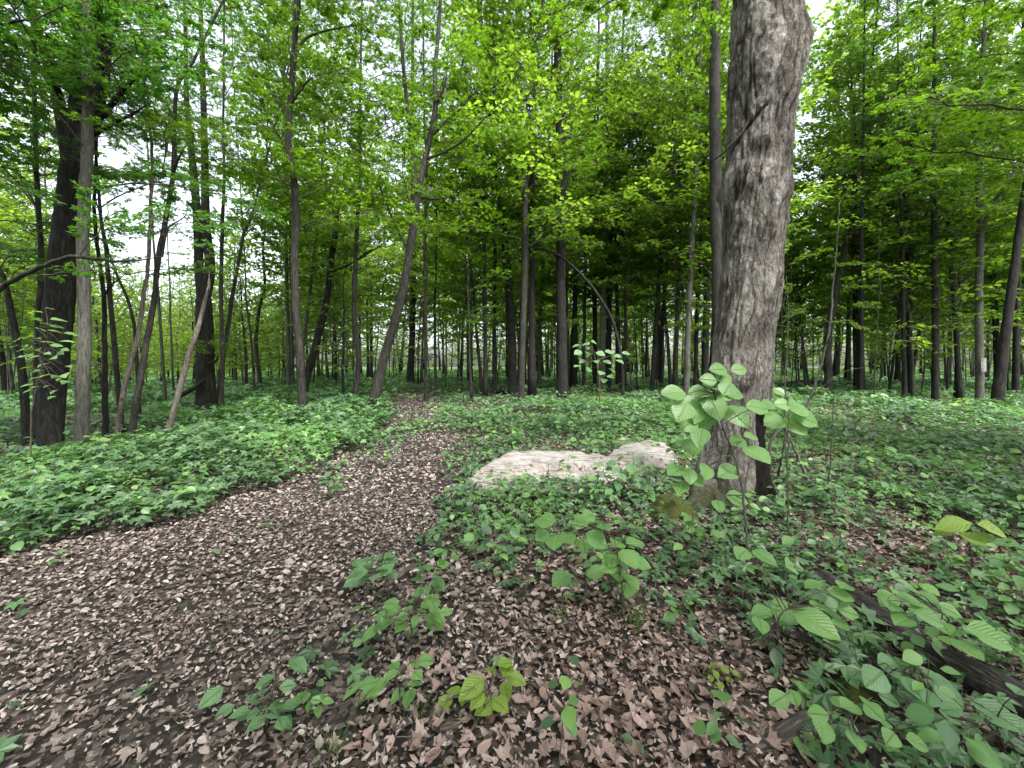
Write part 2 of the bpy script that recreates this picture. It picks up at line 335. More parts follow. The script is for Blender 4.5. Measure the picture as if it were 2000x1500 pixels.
M_STONE = stone_mat()

def ground_mat():
    m, nt, out = new_mat('forest_floor'); L = nt.links
    tc = N(nt, 'ShaderNodeTexCoord')
    n = N(nt, 'ShaderNodeTexNoise', Scale=1.4, Detail=6.0, Roughness=.65); L.new(tc.outputs['Object'], n.inputs['Vector'])
    wn_ = N(nt, 'ShaderNodeTexNoise', Scale=9.0, Detail=3.0); L.new(tc.outputs['Object'], wn_.inputs['Vector'])
    ad = N(nt, 'ShaderNodeMixRGB', blend_type='ADD'); ad.inputs[0].default_value = .05; L.new(tc.outputs['Object'], ad.inputs[1]); L.new(wn_.outputs['Color'], ad.inputs[2])
    v = N(nt, 'ShaderNodeTexVoronoi', Scale=38.0); L.new(ad.outputs[0], v.inputs['Vector'])
    bw = N(nt, 'ShaderNodeSeparateXYZ'); L.new(v.outputs['Color'], bw.inputs[0])
    lit = ramp(nt, [(0, (.010, .009, .008)), (.5, (.028, .023, .020)), (.8, (.08, .063, .055)), (1, (.2, .165, .15))], bw.outputs[0])
    f = N(nt, 'ShaderNodeTexNoise', Scale=70.0, Detail=4.0); L.new(tc.outputs['Object'], f.inputs['Vector'])
    soil = ramp(nt, [(.3, (.012, .010, .009)), (.7, (.045, .038, .033))], f.outputs[0])
    mk = ramp(nt, [(.38, (0, 0, 0)), (.52, (1, 1, 1))], n.outputs[0])
    mx = N(nt, 'ShaderNodeMixRGB'); L.new(mk.outputs[0], mx.inputs[0]); L.new(soil.outputs[0], mx.inputs[1]); L.new(lit.outputs[0], mx.inputs[2])
    at_ = N(nt, 'ShaderNodeAttribute', attribute_name='cover')
    gr = ramp(nt, [(.3, (.03, .06, .018)), (.7, (.10, .17, .045))], f.outputs[0])
    m2 = N(nt, 'ShaderNodeMixRGB'); L.new(at_.outputs['Fac'], m2.inputs[0]); L.new(mx.outputs[0], m2.inputs[1]); L.new(gr.outputs[0], m2.inputs[2])
    p = N(nt, 'ShaderNodeBsdfPrincipled', Roughness=.9); p.inputs['Specular IOR Level'].default_value = .2; L.new(m2.outputs[0], p.inputs['Base Color'])
    b = N(nt, 'ShaderNodeBump', Strength=.8, Distance=.03); L.new(bw.outputs[0], b.inputs['Height']); L.new(b.outputs[0], p.inputs['Normal'])
    L.new(p.outputs[0], out.inputs['Surface']); return m
M_GROUND = ground_mat()

# ------------------------------------------------------------------ regions of the floor, as polygons on the ground
def inside(poly, x, y):
    p = np.asarray(poly, float); r = np.zeros(np.shape(x), bool); j = len(p) - 1
    for i in range(len(p)):
        xi, yi = p[i]; xj, yj = p[j]
        c = ((yi > y) != (yj > y)) & (x < (xj - xi) * (y - yi) / (yj - yi + 1e-12) + xi)
        r ^= c; j = i
    return r
def gpoly(pix): return [((a - 1000) / F * EYE * F / (b - HZ), EYE * F / (b - HZ)) for a, b in pix]
PATH = gpoly([(-900, 1500), (-500, 1230), (0, 1105), (330, 1010), (560, 945), (700, 885), (768, 830), (775, 780), (800, 748), (815, 735), (832, 735), (850, 755), (862, 790), (875, 840), (905, 880), (915, 940), (870, 985), (835, 1080), (760, 1200), (700, 1330), (650, 1600), (600, 2600), (-2500, 2600)])
FRONT = gpoly([(835, 1080), (940, 1130), (1060, 1205), (1230, 1190), (1350, 1200), (1470, 1215), (1590, 1290), (1560, 1400), (1600, 1500), (1700, 2600), (600, 2600), (650, 1600), (700, 1330), (760, 1200)])
SLAB = gpoly([(925, 940), (965, 912), (1020, 902), (1180, 905), (1265, 886), (1310, 900), (1315, 915), (1250, 935), (1205, 965), (1150, 952), (945, 950)])
LOGA, LOGB = gpoly([(1620, 1150), (2120, 1465)])
LEFTDIRT = gpoly([(-100, 800), (250, 800), (320, 860), (200, 890), (-100, 900)])
def cover_density(x, y):
    """0..1 share of the floor taken by living plants"""
    px = 1000 + x / y * F; py = HZ + EYE * F / y
    n = fbm(x * .9, y * .9, 3, o=3)
    d = np.full(np.shape(x), 1.0)
    d = np.where((px > 1150) & (py < 1050), np.clip(.9 + n * .9, .3, 1), d)
    mid = (px > 760) & (px < 1250) & (py > 740) & (py < 905)
    d = np.where(mid, np.clip(.62 + n * .9 + (px - 900) / 900, .12, 1), d)
    d = np.where((px > 1500) & (py > 1050), np.clip(.62 + n * 1.1, .1, 1), d)
    d = np.where((px > 850) & (px < 1500) & (py > 1060) & (py < 1230), np.clip(1.0 - (py - 1060) / 250 + n * .8, .08, 1), d)
    d = np.where(inside(LEFTDIRT, x, y), np.clip(.25 + n, .05, .8), d)
    fr = inside(FRONT, x, y); d = np.where(fr, np.clip(.08 + (n - .10) * .8, .04, .5), d)
    jx = .75 * fbm(x * 1.6, y * 1.6, 13, o=4); pa = inside(PATH, x + jx, y + jx * .6); ed = np.clip((n - .28) * 1.0, .008, .4)
    ed = np.where(y > 5.0, np.clip(.24 + n * .9, .03, .7), ed)
    d = np.where(pa, ed, d)
    d = np.where(inside(SLAB, x, y), 0.0, d)
    a0, b0 = np.array(LOGA), np.array(LOGB); ab = b0 - a0; tt = np.clip(((x - a0[0]) * ab[0] + (y - a0[1]) * ab[1]) / (ab @ ab), 0, 1)
    d = np.where(np.hypot(x - a0[0] - tt * ab[0], y - a0[1] - tt * ab[1] + .07) < .15, d * .3, d)
    # round the foot of the big tree
    d = np.where(np.hypot(x - 2.27, y - 4.2) < .42, 0, d)
    return d

# ------------------------------------------------------------------ ground
def build_ground():
    xs = np.concatenate([-np.geomspace(90, 6, 34), np.linspace(-5.8, 5.8, 146), np.geomspace(6, 90, 34)])
    ys = np.concatenate([[-60, -30, -12, -5, -2, -1, -.4], np.linspace(0, 9, 112), np.geomspace(9.15, 130, 70)])
    X, Y = np.meshgrid(xs, ys); Z = ground_z(X, Y)
    Z = Z + .012 * fbm(X * 9, Y * 9, 1, o=2) * (Y < 9)
    n, m = X.shape; v = np.stack([X, Y, Z], -1).reshape(-1, 3)
    i, j = np.meshgrid(np.arange(n - 1), np.arange(m - 1), indexing='ij'); a = i * m + j
    f = np.concatenate([np.stack([a, a + 1, a + m + 1], -1).reshape(-1, 3), np.stack([a, a + m + 1, a + m], -1).reshape(-1, 3)])
    mb = MB(); mb.add(v, f, 0, True)
    o = mb.obj('ground', M_GROUND); tag(o, kind='structure')
    xx, yy = v[:, 0], np.maximum(v[:, 1], .3)
    c = np.clip((np.hypot(xx, yy) - 14) / 10, 0, .85) + np.where(xx < -6, np.clip((yy - 9) / 6, 0, .6), 0)
    c = np.clip(c, 0, 1) * np.clip(cover_density(xx, yy), .15, 1)
    at_ = o.data.attributes.new('cover', 'FLOAT', 'POINT'); at_.data.foreach_set('value', c.astype(np.float32))
    return o
GROUND = build_ground()

# ------------------------------------------------------------------ leaf shapes (x along the leaf, length 1)
def outline_leaf(half, cup=.08, fold=.15, droop=.12):
    """half: (x, halfwidth) pairs; a leaf folded along its midrib"""
    h = [(0, 0)] + list(half) + [(1, 0)]
    v = []; f = []; uv = []
    mids = [x for x, w in h]
    for x, w in h: v.append((x, 0, -droop * x * x)); uv.append((x, 0))
    k = len(h)
    for s in (1, -1):
        b = len(v)
        for x, w in half: v.append((x + .03, s * w, fold * w - cup * w * w - droop * x * x)); uv.append((x, s * w))
        for i in range(k - 1):
            a, c = i, i + 1
            li = b + i - 1 if i > 0 else None; lj = b + i if i + 1 < k - 1 else None
            if li is None: t = [(a, c, lj)]
            elif lj is None: t = [(a, c, li)]
            else: t = [(a, c, lj), (a, lj, li)]
            for q in t: f.append(q if s > 0 else (q[0], q[2], q[1]))
    return np.array(v, float), np.array(f), np.array(uv, float)
OVATE = outline_leaf([(.08, .10), (.22, .24), (.40, .30), (.58, .27), (.76, .17), (.90, .07)], fold=.28)
BROAD = outline_leaf([(.06, .14), (.2, .32), (.42, .40), (.62, .35), (.82, .19), (.93, .06)], fold=.22)
LANCE = outline_leaf([(.15, .12), (.4, .19), (.7, .13)], fold=.3)
LEAFLET = outline_leaf([(.28, .17), (.62, .22)], fold=.25)
SIMPLE = (np.array([(0, 0, 0), (.5, .3, .05), (1, 0, -.1), (.5, -.3, .05)], float), np.array([(0, 2, 1), (0, 3, 2)]), np.array([(0, 0), (.5, .3), (1, 0), (.5, -.3)], float))
def lobes(spec, z=0.0):
    v = [(0, 0, 0)]; f = []
    for ang, ln, w in spec:
        a = radians(ang); c, s = cos(a), sin(a); b = len(v)
        for x, y, zz in ((ln * .5, w, .04), (ln, 0, -.1 * ln), (ln * .5, -w, .04)): v.append((x * c - y * s, x * s + y * c, zz))
        f += [(0, b + 1, b), (0, b + 2, b + 1)]
    v = np.array(v, float); return v, np.array(f), v[:, :2].copy()
MAPLE = lobes([(0, 1, .2), (52, .8, .17), (-52, .8, .17)])
PALM = lobes([(0, 1, .25), (50, .92, .22), (-50, .92, .22), (105, .72, .18), (-105, .72, .18)])
TRI = lobes([(0, 1, .3), (70, .85, .26), (-70, .85, .26)])
def deadleaf(kind, seed):
    r = random.Random(seed)
    if kind == 'maple': pol = [(180, .2), (150, .44), (128, .36), (108, .6), (88, .46), (62, .76), (40, .52), (14, .64), (0, .95)]
    elif kind == 'oval': pol = [(180, .42), (130, .36), (95, .34), (60, .42), (30, .62), (0, 1.0)]
    else: pol = [(180, .3), (140, .45), (110, .3), (70, .5), (35, .4), (0, .8)]
    pts = [(radians(a), d * r.uniform(.88, 1.12)) for a, d in pol]
    ring = [(cos(a) * d, sin(a) * d) for a, d in pts] + [(cos(a) * d * r.uniform(.85, 1.1), -sin(a) * d) for a, d in pts[-2:0:-1]]
    cx = r.uniform(-.8, 1.6); cy = r.uniform(.5, 2.4)
    def z(x, y): return cy * y * y * .9 + cx * x * x * .35 + r.uniform(-.06, .06)
    v = [(0, 0, 0)] + [(x * .5 + .1, y * .5, z(x * .5, y * .5)) for x, y in ring[::2]] + [(x, y, z(x, y)) for x, y in ring]
    n = len(ring); k = len(ring[::2]); f = []
    for i in range(k):
        f.append((0, 1 + i, 1 + (i + 1) % k)[::-1])
        o0 = 1 + k + 2 * i; o1 = 1 + k + (2 * i + 1) % n; o2 = 1 + k + (2 * i + 2) % n
        f += [(1 + i, o1, o0), (1 + i, 1 + (i + 1) % k, o1), (1 + (i + 1) % k, o2, o1)]
    v = np.array(v, float); v[:, 0] -= .3; v *= .62
    return v, np.array(f), v[:, :2].copy()
DEAD = [deadleaf('maple', 1), deadleaf('maple', 2), deadleaf('oval', 3), deadleaf('oval', 4), deadleaf('x', 5), deadleaf('maple', 6)]

def deadsimple(seed):
    r = random.Random(seed); v = [(-.45, 0, r.uniform(0, .2)), (-.15, .3, r.uniform(.05, .35)), (.25, .34, r.uniform(.0, .3)), (.6, 0, r.uniform(0, .25)), (.2, -.33, r.uniform(.05, .35)), (-.2, -.28, r.uniform(0, .3)), (.03, 0, 0)]
    v = np.array(v) * .8; f = np.array([(6, 1, 0), (6, 2, 1), (6, 3, 2), (6, 4, 3), (6, 5, 4), (6, 0, 5)]); return v, f, v[:, :2].copy()
DEADS = [deadsimple(1), deadsimple(2), deadsimple(3)]
# ------------------------------------------------------------------ leaf litter
def in_view_points(n, y0, y1, margin=1.42, xoff=.8):
    """n random floor points between two distances, wider than the view"""
    y = np.sqrt(RNG.uniform(y0 ** 2, y1 ** 2, n)); x = RNG.uniform(-1, 1, n) * (y * margin + xoff)
    k = RNG.uniform(0, 1, n) < (y * margin + xoff) / (y1 * margin + xoff) * (y1 / y) ; return x[k], y[k]
def build_litter():
    mb = MB(); singles = []
    for (y0, y1, dens, s0, s1, simp) in ((.9, 2.4, 2500, .020, .054, 0), (2.4, 4.5, 1300, .025, .06, 3), (4.5, 8, 480, .04, .08, 2), (8, 18, 150, .055, .10, 2)):
        area = 1.42 * (y1 ** 2 - y0 ** 2) + 1.6 * (y1 - y0); x, y = in_view_points(int(area * dens), y0, y1)
        cd = cover_density(x, y)
        sl_ = inside(SLAB, x, y) & (RNG.uniform(0, 1, len(x)) > .04)
        p = np.clip(1 - cd * .75, .1, 1) * (~sl_)
        # bare, dark strips of earth on the trodden path
        bare = fbm(x * 1.1 + 4, y * .7, 8, o=3); pa = inside(PATH, x, y)
        p = np.where(pa & (bare < -.2) & (y < 6), p * .5, p)
        p = np.where(np.hypot(x - 2.27, y - 4.2) < .35, 0, p)
        if y0 >= 8: p = np.where(pa, p, p * .35)
        k = RNG.uniform(0, 1, len(x)) < p; x, y = x[k], y[k]; pa = pa[k]; n = len(x)
        z = ground_z(x, y) + RNG.uniform(.004, .03 if y0 < 5 else .02, n); z = np.where(inside(SLAB, x, y), .105, z)
        yaw = RNG.uniform(0, 2 * pi, n); d = np.stack([np.cos(yaw), np.sin(yaw), RNG.normal(0, .22, n)], -1)
        nm = np.stack([RNG.normal(0, .7, n), RNG.normal(0, .7, n), RNG.choice([1, 1, -1], n)], -1)
        rot = rot_from(d, nm); sc = s0 + (s1 - s0) * RNG.uniform(0, 1, n) ** 1.6; sc = sc[:, None] * np.stack([np.ones(n), RNG.uniform(.5, 1.1, n), RNG.uniform(.6, 1.3, n)], -1)
        sc = np.where((pa & (x < -.2))[:, None], sc * .75, sc) * 1.15
        tr = RNG.uniform(0, 1, n) < np.clip(.55 - (x + .12 * y - .1 + .5 * fbm(x * 2, y * 2, 9, o=2)) * 1.1, .12, .95); which = RNG.choice(len(DEAD), n, p=[.05, .04, .38, .31, .18, .04])
        for w in range(len(DEAD)):
            for tt, mt in ((False, 0), (True, 1)):
                q = (which == w) & (tr == tt)
                if q.any(): scatter(mb, DEADS[w % 3] if simp else DEAD[w], np.stack([x, y, z], -1)[q], rot[q], sc[q] * (1.2 if simp else 1), mt)
    o = mb.obj('leaf_litter', [M_LIT, M_LITG]); tag(o, 'brown dead leaves covering the path and forest floor', 'leaf litter', kind='stuff')
    # the 280 nearest large leaves, one object each, part of the ground
    mes = []
    for w in range(len(DEAD)):
        for mt in (M_LIT, M_LITG):
            m = MB(); m.add(DEAD[w][0], DEAD[w][1]); mes.append(m.mesh('fallen_leaf', mt))
    for i in range(280):
        px = R.uniform(30, 1980) if i % 3 else R.uniform(800, 1560); py = 1500 - 420 * R.random() ** 1.5
        p = on_ground(px, py)
        if cover_density(np.array([p[0]]), np.array([p[1]]))[0] > .5: px = R.uniform(800, 1400); p = on_ground(px, R.uniform(1270, 1490))
        w = R.choice([2, 3, 2, 3, 4, 0, 5, 1]); o = link('fallen_leaf', mes[w * 2 + (1 if px < 640 else 0)], GROUND)
        s = R.uniform(.05, .09) * (.75 if px < 640 else 1)
        o.location = (p[0], p[1], p[2] + R.uniform(.025, .045)); o.rotation_euler = (R.gauss(0, .3) + (pi if R.random() < .3 else 0), R.gauss(0, .3), R.uniform(0, 6.28)); o.scale = (s, s, s)
build_litter()
def build_twigs():
    g = np.random.default_rng(41); mb = MB(); x, y = in_view_points(1100, 1.0, 9)
    k = ~inside(SLAB, x, y); x, y = x[k], y[k]
    for a, b in zip(x, y):
        L = g.uniform(.05, .28); t = g.uniform(0, 6.28); dx, dy = cos(t) * L, sin(t) * L; P = np.array([(a, b, 0), (a + dx * .5 + g.normal(0, .012), b + dy * .5 + g.normal(0, .012), 0), (a + dx, b + dy, 0)])
        P[:, 2] = ground_z(P[:, 0], P[:, 1]) + g.uniform(.012, .04); r = g.uniform(.0015, .004); tube(mb, P, [r, r * .8, r * .4], 4, int(g.integers(0, 2)), cap=False)
    o = mb.obj('fallen_twigs', [M_TWIG, M_DEADLOG]); tag(o, 'small broken twigs strewn over the dead leaves', 'twigs', kind='stuff')
build_twigs()

# ------------------------------------------------------------------ low living ground cover
def build_cover(name, label, sel, bands, seed):
    mb = MB()
    for (y0, y1, dens, s0, s1, hmax, proto) in bands:
        area = 1.42 * (y1 ** 2 - y0 ** 2) + 1.6 * (y1 - y0); x, y = in_view_points(int(area * dens), y0, y1)
        k = sel(x, y) & (RNG.uniform(0, 1, len(x)) < cover_density(x, y) ** 1.2); x, y = x[k], y[k]; n = len(x)
        if not n: continue
        cd = cover_density(x, y)
        clump = .5 + .5 * fbm(x * 1.1, y * 1.1, seed, o=3) * 1.6
        clump = np.clip(clump, .12, 1.2)
        if y0 < 15:
            cds = sum(cover_density(x + a, np.maximum(y + b, .5)) for a, b in ((.45, 0), (-.45, 0), (0, .45), (0, -.45), (.2, .2), (-.2, -.2))) / 6
            keep = RNG.uniform(0, 1, n) < np.clip(cds * 2, .3, 1); x, y, cd, clump, cds = x[keep], y[keep], cd[keep], clump[keep], cds[keep]; n = len(x)
            clump = clump * np.clip(cds * 1.3 - .1, .3, 1.1)
        h = hmax * clump * (1 - RNG.uniform(0, 1, n) ** 2 * .8) * np.clip(cd * 1.3, .3, 1)
        pos = np.stack([x, y, ground_z(x, y) + .03 + h], -1)
        yaw = RNG.uniform(0, 2 * pi, n)
        d = np.stack([np.cos(yaw), np.sin(yaw), RNG.normal(-.12, .2, n)], -1)
        nm = np.stack([RNG.normal(0, .38, n), RNG.normal(-.12, .38, n), np.ones(n)], -1)
        rot = rot_from(d, nm); sc = RNG.uniform(s0, s1, n) * (.75 + .4 * clump)
        wh = RNG.integers(0, 3, n)
        pr = [PALM, PALM, TRI] if proto == 0 else ([PALM, TRI, MAPLE] if proto == 1 else [TRI, MAPLE, SIMPLE])
        for w in range(3):
            fresh = fbm(x * .8, y * .8, seed + 9, o=3) + RNG.normal(0, .12, n) > .16
            for ff, mi in ((False, 0), (True, 2)):
                q = (wh == w) & (fresh == ff); scatter(mb, pr[w], pos[q], rot[q], sc[q] * (.8 if ff else 1), mi)
        if y0 < 4.5:   # stems
            q = RNG.uniform(0, 1, n) < .7; b = pos[q]; base = b.copy(); base[:, :2] += RNG.normal(0, .03, (len(b), 2)); base[:, 2] = ground_z(base[:, 0], base[:, 1])
            w_ = .0022; o_ = np.array([w_, 0, 0]); v = np.stack([base - o_, base + o_, b + o_, b - o_], 1).reshape(-1, 3)
            a = np.arange(len(b)) * 4; f = np.concatenate([np.stack([a, a + 1, a + 2], -1), np.stack([a, a + 2, a + 3], -1)])
            mb.add(v, f, 1)
    # broad-leaved seedlings standing among the low leaves
    for (y0, y1, dens, ls) in ((1.2, 5, 13, .072), (5, 11, 6, .095)):
        area = 1.42 * (y1 ** 2 - y0 ** 2) + 1.6 * (y1 - y0); x, y = in_view_points(int(area * dens), y0, y1)
        k = sel(x, y) & (RNG.uniform(0, 1, len(x)) < cover_density(x, y)); x, y = x[k], y[k]; n = len(x); q = 8
        h = RNG.uniform(.16, .42, n); base = np.stack([x, y, ground_z(x, y)], -1); topp = base + np.stack([RNG.normal(0, .05, n), RNG.normal(0, .05, n), h], -1)
        for i in range(q):
            u = 1 - .5 * (i // 2) / (q / 2 - 1) * RNG.uniform(.7, 1.2, n); yaw = i * 2.2 + RNG.uniform(0, 6.28, n) * (i == 0) + x * 50
            d = np.stack([np.cos(yaw), np.sin(yaw), RNG.normal(-.15, .2, n)], -1); p = base + (topp - base) * u[:, None] + d * .03
            nm = np.stack([RNG.normal(0, .3, n), RNG.normal(-.15, .3, n), np.ones(n)], -1)
            scatter(mb, (OVATE, BROAD)[i % 2], p, rot_from(d, nm), ls * RNG.uniform(.6, 1.35, n), 2 if i % 3 else 0, True)
        w_ = .003; o_ = np.array([w_, 0, 0]); v = np.stack([base - o_, base + o_, topp + o_ * .4, topp - o_ * .4], 1).reshape(-1, 3)
        a = np.arange(n) * 4; mb.add(v, np.concatenate([np.stack([a, a + 1, a + 2], -1), np.stack([a, a + 2, a + 3], -1)]), 1)
    o = mb.obj(name, [M_COV, M_TWIG, M_FRESH]); tag(o, label, 'ground cover', kind='stuff'); return o
NEAR = [(1.0, 2.4, 300, .045, .085, .20, 0), (2.4, 4.5, 330, .048, .09, .26, 0), (4.5, 8, 260, .055, .095, .28, 1), (8, 15, 125, .085, .14, .38, 1), (15, 30, 38, .14, .22, .45, 2), (30, 60, 4, .25, .4, .45, 2)]
LEFTB = [(a, b, c * 1.1, d * 1.15, e * 1.2, f * 1.5, g) for a, b, c, d, e, f, g in NEAR]
def is_left(x, y): return (x < -1.0 - (y - 4) * .28) & ~((y > 9) & (1000 + x / y * F > 780))
build_cover('ground_cover', 'knee high green seedlings carpeting the bank left of the path', is_left, LEFTB, 31)
build_cover('ground_cover', 'low five-leaved creeper and seedlings carpeting the floor right of the path', lambda x, y: ~is_left(x, y), NEAR, 57)

# ------------------------------------------------------------------ boughs and crowns
def frame_leaves(rng, P, D, n_up=.35):
    k = len(P); side = np.where(np.arange(k) % 2 == 0, 1, -1)
    a = side * rng.uniform(.5, 1.2, k)
    c, s = np.cos(a), np.sin(a)
    d = np.stack([D[:, 0] * c - D[:, 1] * s, D[:, 0] * s + D[:, 1] * c, D[:, 2] * .4 + rng.normal(-.25, .25, k)], -1)
    nm = np.stack([rng.normal(0, n_up, k), rng.normal(0, n_up, k), np.ones(k)], -1)
    return rot_from(d, nm)
def bough_geo(rng, L, sp=.075, leaf=(.075, .115), dens=1.0, flat=.12):
    """branch as polylines + leaf positions; grows along +x from the origin"""
    lines = []; LP = []; LD = []
    n = 10; t = np.linspace(0, 1, n)
    rise = rng.uniform(.15, .5)
    main = np.stack([L * t, L * .07 * np.cumsum(rng.normal(0, .5, n)) * t, L * (rise * t - (rise * .9) * t ** 2) + rng.normal(0, .015, n)], -1)
    lines.append((main, .013 * L / 2.5 * (1 - .8 * t) + .003, 5))
    def leaves(pts):
        ln = np.linalg.norm(pts[-1] - pts[0]); k = max(2, int(ln / sp * dens)); u = rng.uniform(.12, 1.04, k)
        d = (pts[-1] - pts[0]) / ln
        p = pts[0] + (pts[-1] - pts[0]) * u[:, None] + rng.normal(0, .028, (k, 3))
        LP.append(p); LD.append(np.repeat(d[None], k, 0))
    m = int(L / .17); side = 1
    for i in range(m):
        u = .14 + .86 * (i + rng.uniform(0, .6)) / m; side = -side
        j = min(int(u * (n - 1)), n - 2); fr = u * (n - 1) - j; b = main[j] * (1 - fr) + main[j + 1] * fr
        ln = L * .48 * (1.05 - .75 * u) * rng.uniform(.55, 1.15) * min(1, .35 + u * 1.6)
        if ln < .12: ln = .12
        a = side * rng.uniform(.6, 1.15); d = np.array([cos(a), sin(a), rng.normal(.05, flat)])
        tip = b + d * ln; mid = (b + tip) / 2 + rng.normal(0, .03, 3) * ln
        lines.append((np.array([b, mid, tip]), np.array([.006, .004, .0015]) * min(1, .5 + ln), 3))
        leaves(np.array([mid * .6 + b * .4, tip]))
        q = int(ln / .2)
        for k in range(q):
            v = .25 + .75 * (k + rng.uniform(0, .7)) / q; s2 = 1 if k % 2 else -1
            a2 = a + s2 * rng.uniform(.55, 1.0); l2 = ln * .42 * (1.1 - v * .7) * rng.uniform(.6, 1.2); l2 = max(l2, .1)
            bb = b + (tip - b) * v; d2 = np.array([cos(a2), sin(a2), rng.normal(0, flat)]); t2 = bb + d2 * l2
            lines.append((np.array([bb, t2]), np.array([.003, .0012]), 3)); leaves(np.array([bb, t2]))
    leaves(np.array([main[-2], main[-1] + (main[-1] - main[-2]) * .3]))
    P = np.concatenate(LP); D = np.concatenate(LD)
    rot = frame_leaves(rng, P, D); sc = rng.uniform(leaf[0], leaf[1], len(P))
    return lines, P, rot, sc
BOUGH = []; BOUGH_S = []
for i in range(7):
    g = np.random.default_rng(100 + i); ln, P, ro, sc = bough_geo(g, [2.9, 2.4, 3.3, 2.0, 2.7, 2.2, 3.0][i], dens=[1.6, 1.8, 1.5, 1.6, 1.3, 1.8, 1.6][i], leaf=(.08, .125))
    mb = MB()
    for pts, rad, sd_ in ln: tube(mb, pts, rad, sd_, 1, cap=False)
    scatter(mb, MAPLE, P, ro, sc, 0)
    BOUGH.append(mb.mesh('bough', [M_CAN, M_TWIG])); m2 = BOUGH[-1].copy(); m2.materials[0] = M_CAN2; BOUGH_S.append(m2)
print('leaves in boughs', [len(b.polygons) for b in BOUGH])

def crown_mesh(seed, H, z0, rmax, nb, mat, leafs=(.10, .16), dens=.5, trunk=True, lean=0.0):
    """crown of a whole tree round a local trunk axis, base at z=0"""
    g = np.random.default_rng(seed); mb = MB()
    P_, R_, S_ = [], [], []
    for i in range(nb):
        u = (i + g.uniform(0, 1)) / nb; z = z0 + (H - z0) * u
        L = rmax * (1 - .65 * u ** 1.5) * g.uniform(.6, 1.15) * (.7 + .3 * min(1, u * 5))
        ln, P, ro, sc = bough_geo(g, max(L, .6), sp=.13, leaf=leafs, dens=dens)
        yaw = i * 2.4 + g.uniform(-.5, .5); pit = g.uniform(.0, .5) + .5 * u
        c, s = cos(yaw), sin(yaw); A = np.array([[c, -s, 0], [s, c, 0], [0, 0, 1]]) @ np.array([[cos(pit), 0, -sin(pit)], [0, 1, 0], [sin(pit), 0, cos(pit)]])
        off = np.array([0, 0, z])
        P_.append(P @ A.T + off); R_.append(A[None] @ ro); S_.append(sc)
        pts, rad, _ = ln[0]; tube(mb, pts @ A.T + off, rad * 1.5, 3, 1, cap=False)
        for pts, rad, _ in ln[1::3]: tube(mb, pts @ A.T + off, rad * 1.6, 3, 1, cap=False)
    scatter(mb, SIMPLE, np.concatenate(P_), np.concatenate(R_), np.concatenate(S_) * 1.15, 0)
    return mb.mesh('crown', [mat, M_TWIG])

# ------------------------------------------------------------------ trees read off the photograph
def trunk_path(pts, d, rng, ext=None, wob=.15, base=True):
    P = [at(x, y, d) for x, y, w in pts]; Rr = [max(w, 2.0) / 2 / F * d * math.cos(math.atan((x - 1000) / F)) for x, y, w in pts]
    P = np.array(P); Rr = np.array(Rr)
    k = len(P); dd = d + np.cumsum(rng.normal(0, wob * .35, k)) * (np.arange(k) > 0); P = np.array([at(q[0], q[1], e) for q, e in zip(pts, dd)])
    if base:
        g = gz(P[0, 0], P[0, 1]); fl = P[0].copy(); fl[2] = g - .12
        if P[0, 2] - fl[2] > .1:
            fl[0] -= (P[1, 0] - P[0, 0]) * .25; P = np.vstack([fl, P]); Rr = np.concatenate([[Rr[0] * 1.3], Rr])
    if ext:
        dr = P[-1] - P[-3 if len(P) > 3 else 0]; dr /= np.linalg.norm(dr); z = P[-1, 2]
        if ext > z + .5:
            L = (ext - z) / max(dr[2], .5)
            a = P[-1] + (dr * .8 + np.array([0, 0, .2])) * L * .5; b = P[-1] + (dr * .6 + np.array([0, 0, .4])) * L
            P = np.vstack([P, a, b]); Rr = np.concatenate([Rr, [Rr[-1] * .7, Rr[-1] * .25]])
    return P, Rr
def along(P, z):
    """point of a trunk polyline at height z"""
    for i in range(len(P) - 1):
        if P[i, 2] <= z <= P[i + 1, 2]:
            u = (z - P[i, 2]) / max(P[i + 1, 2] - P[i, 2], 1e-6); return P[i] * (1 - u) + P[i + 1] * u
    return P[-1].copy()
NT = 0
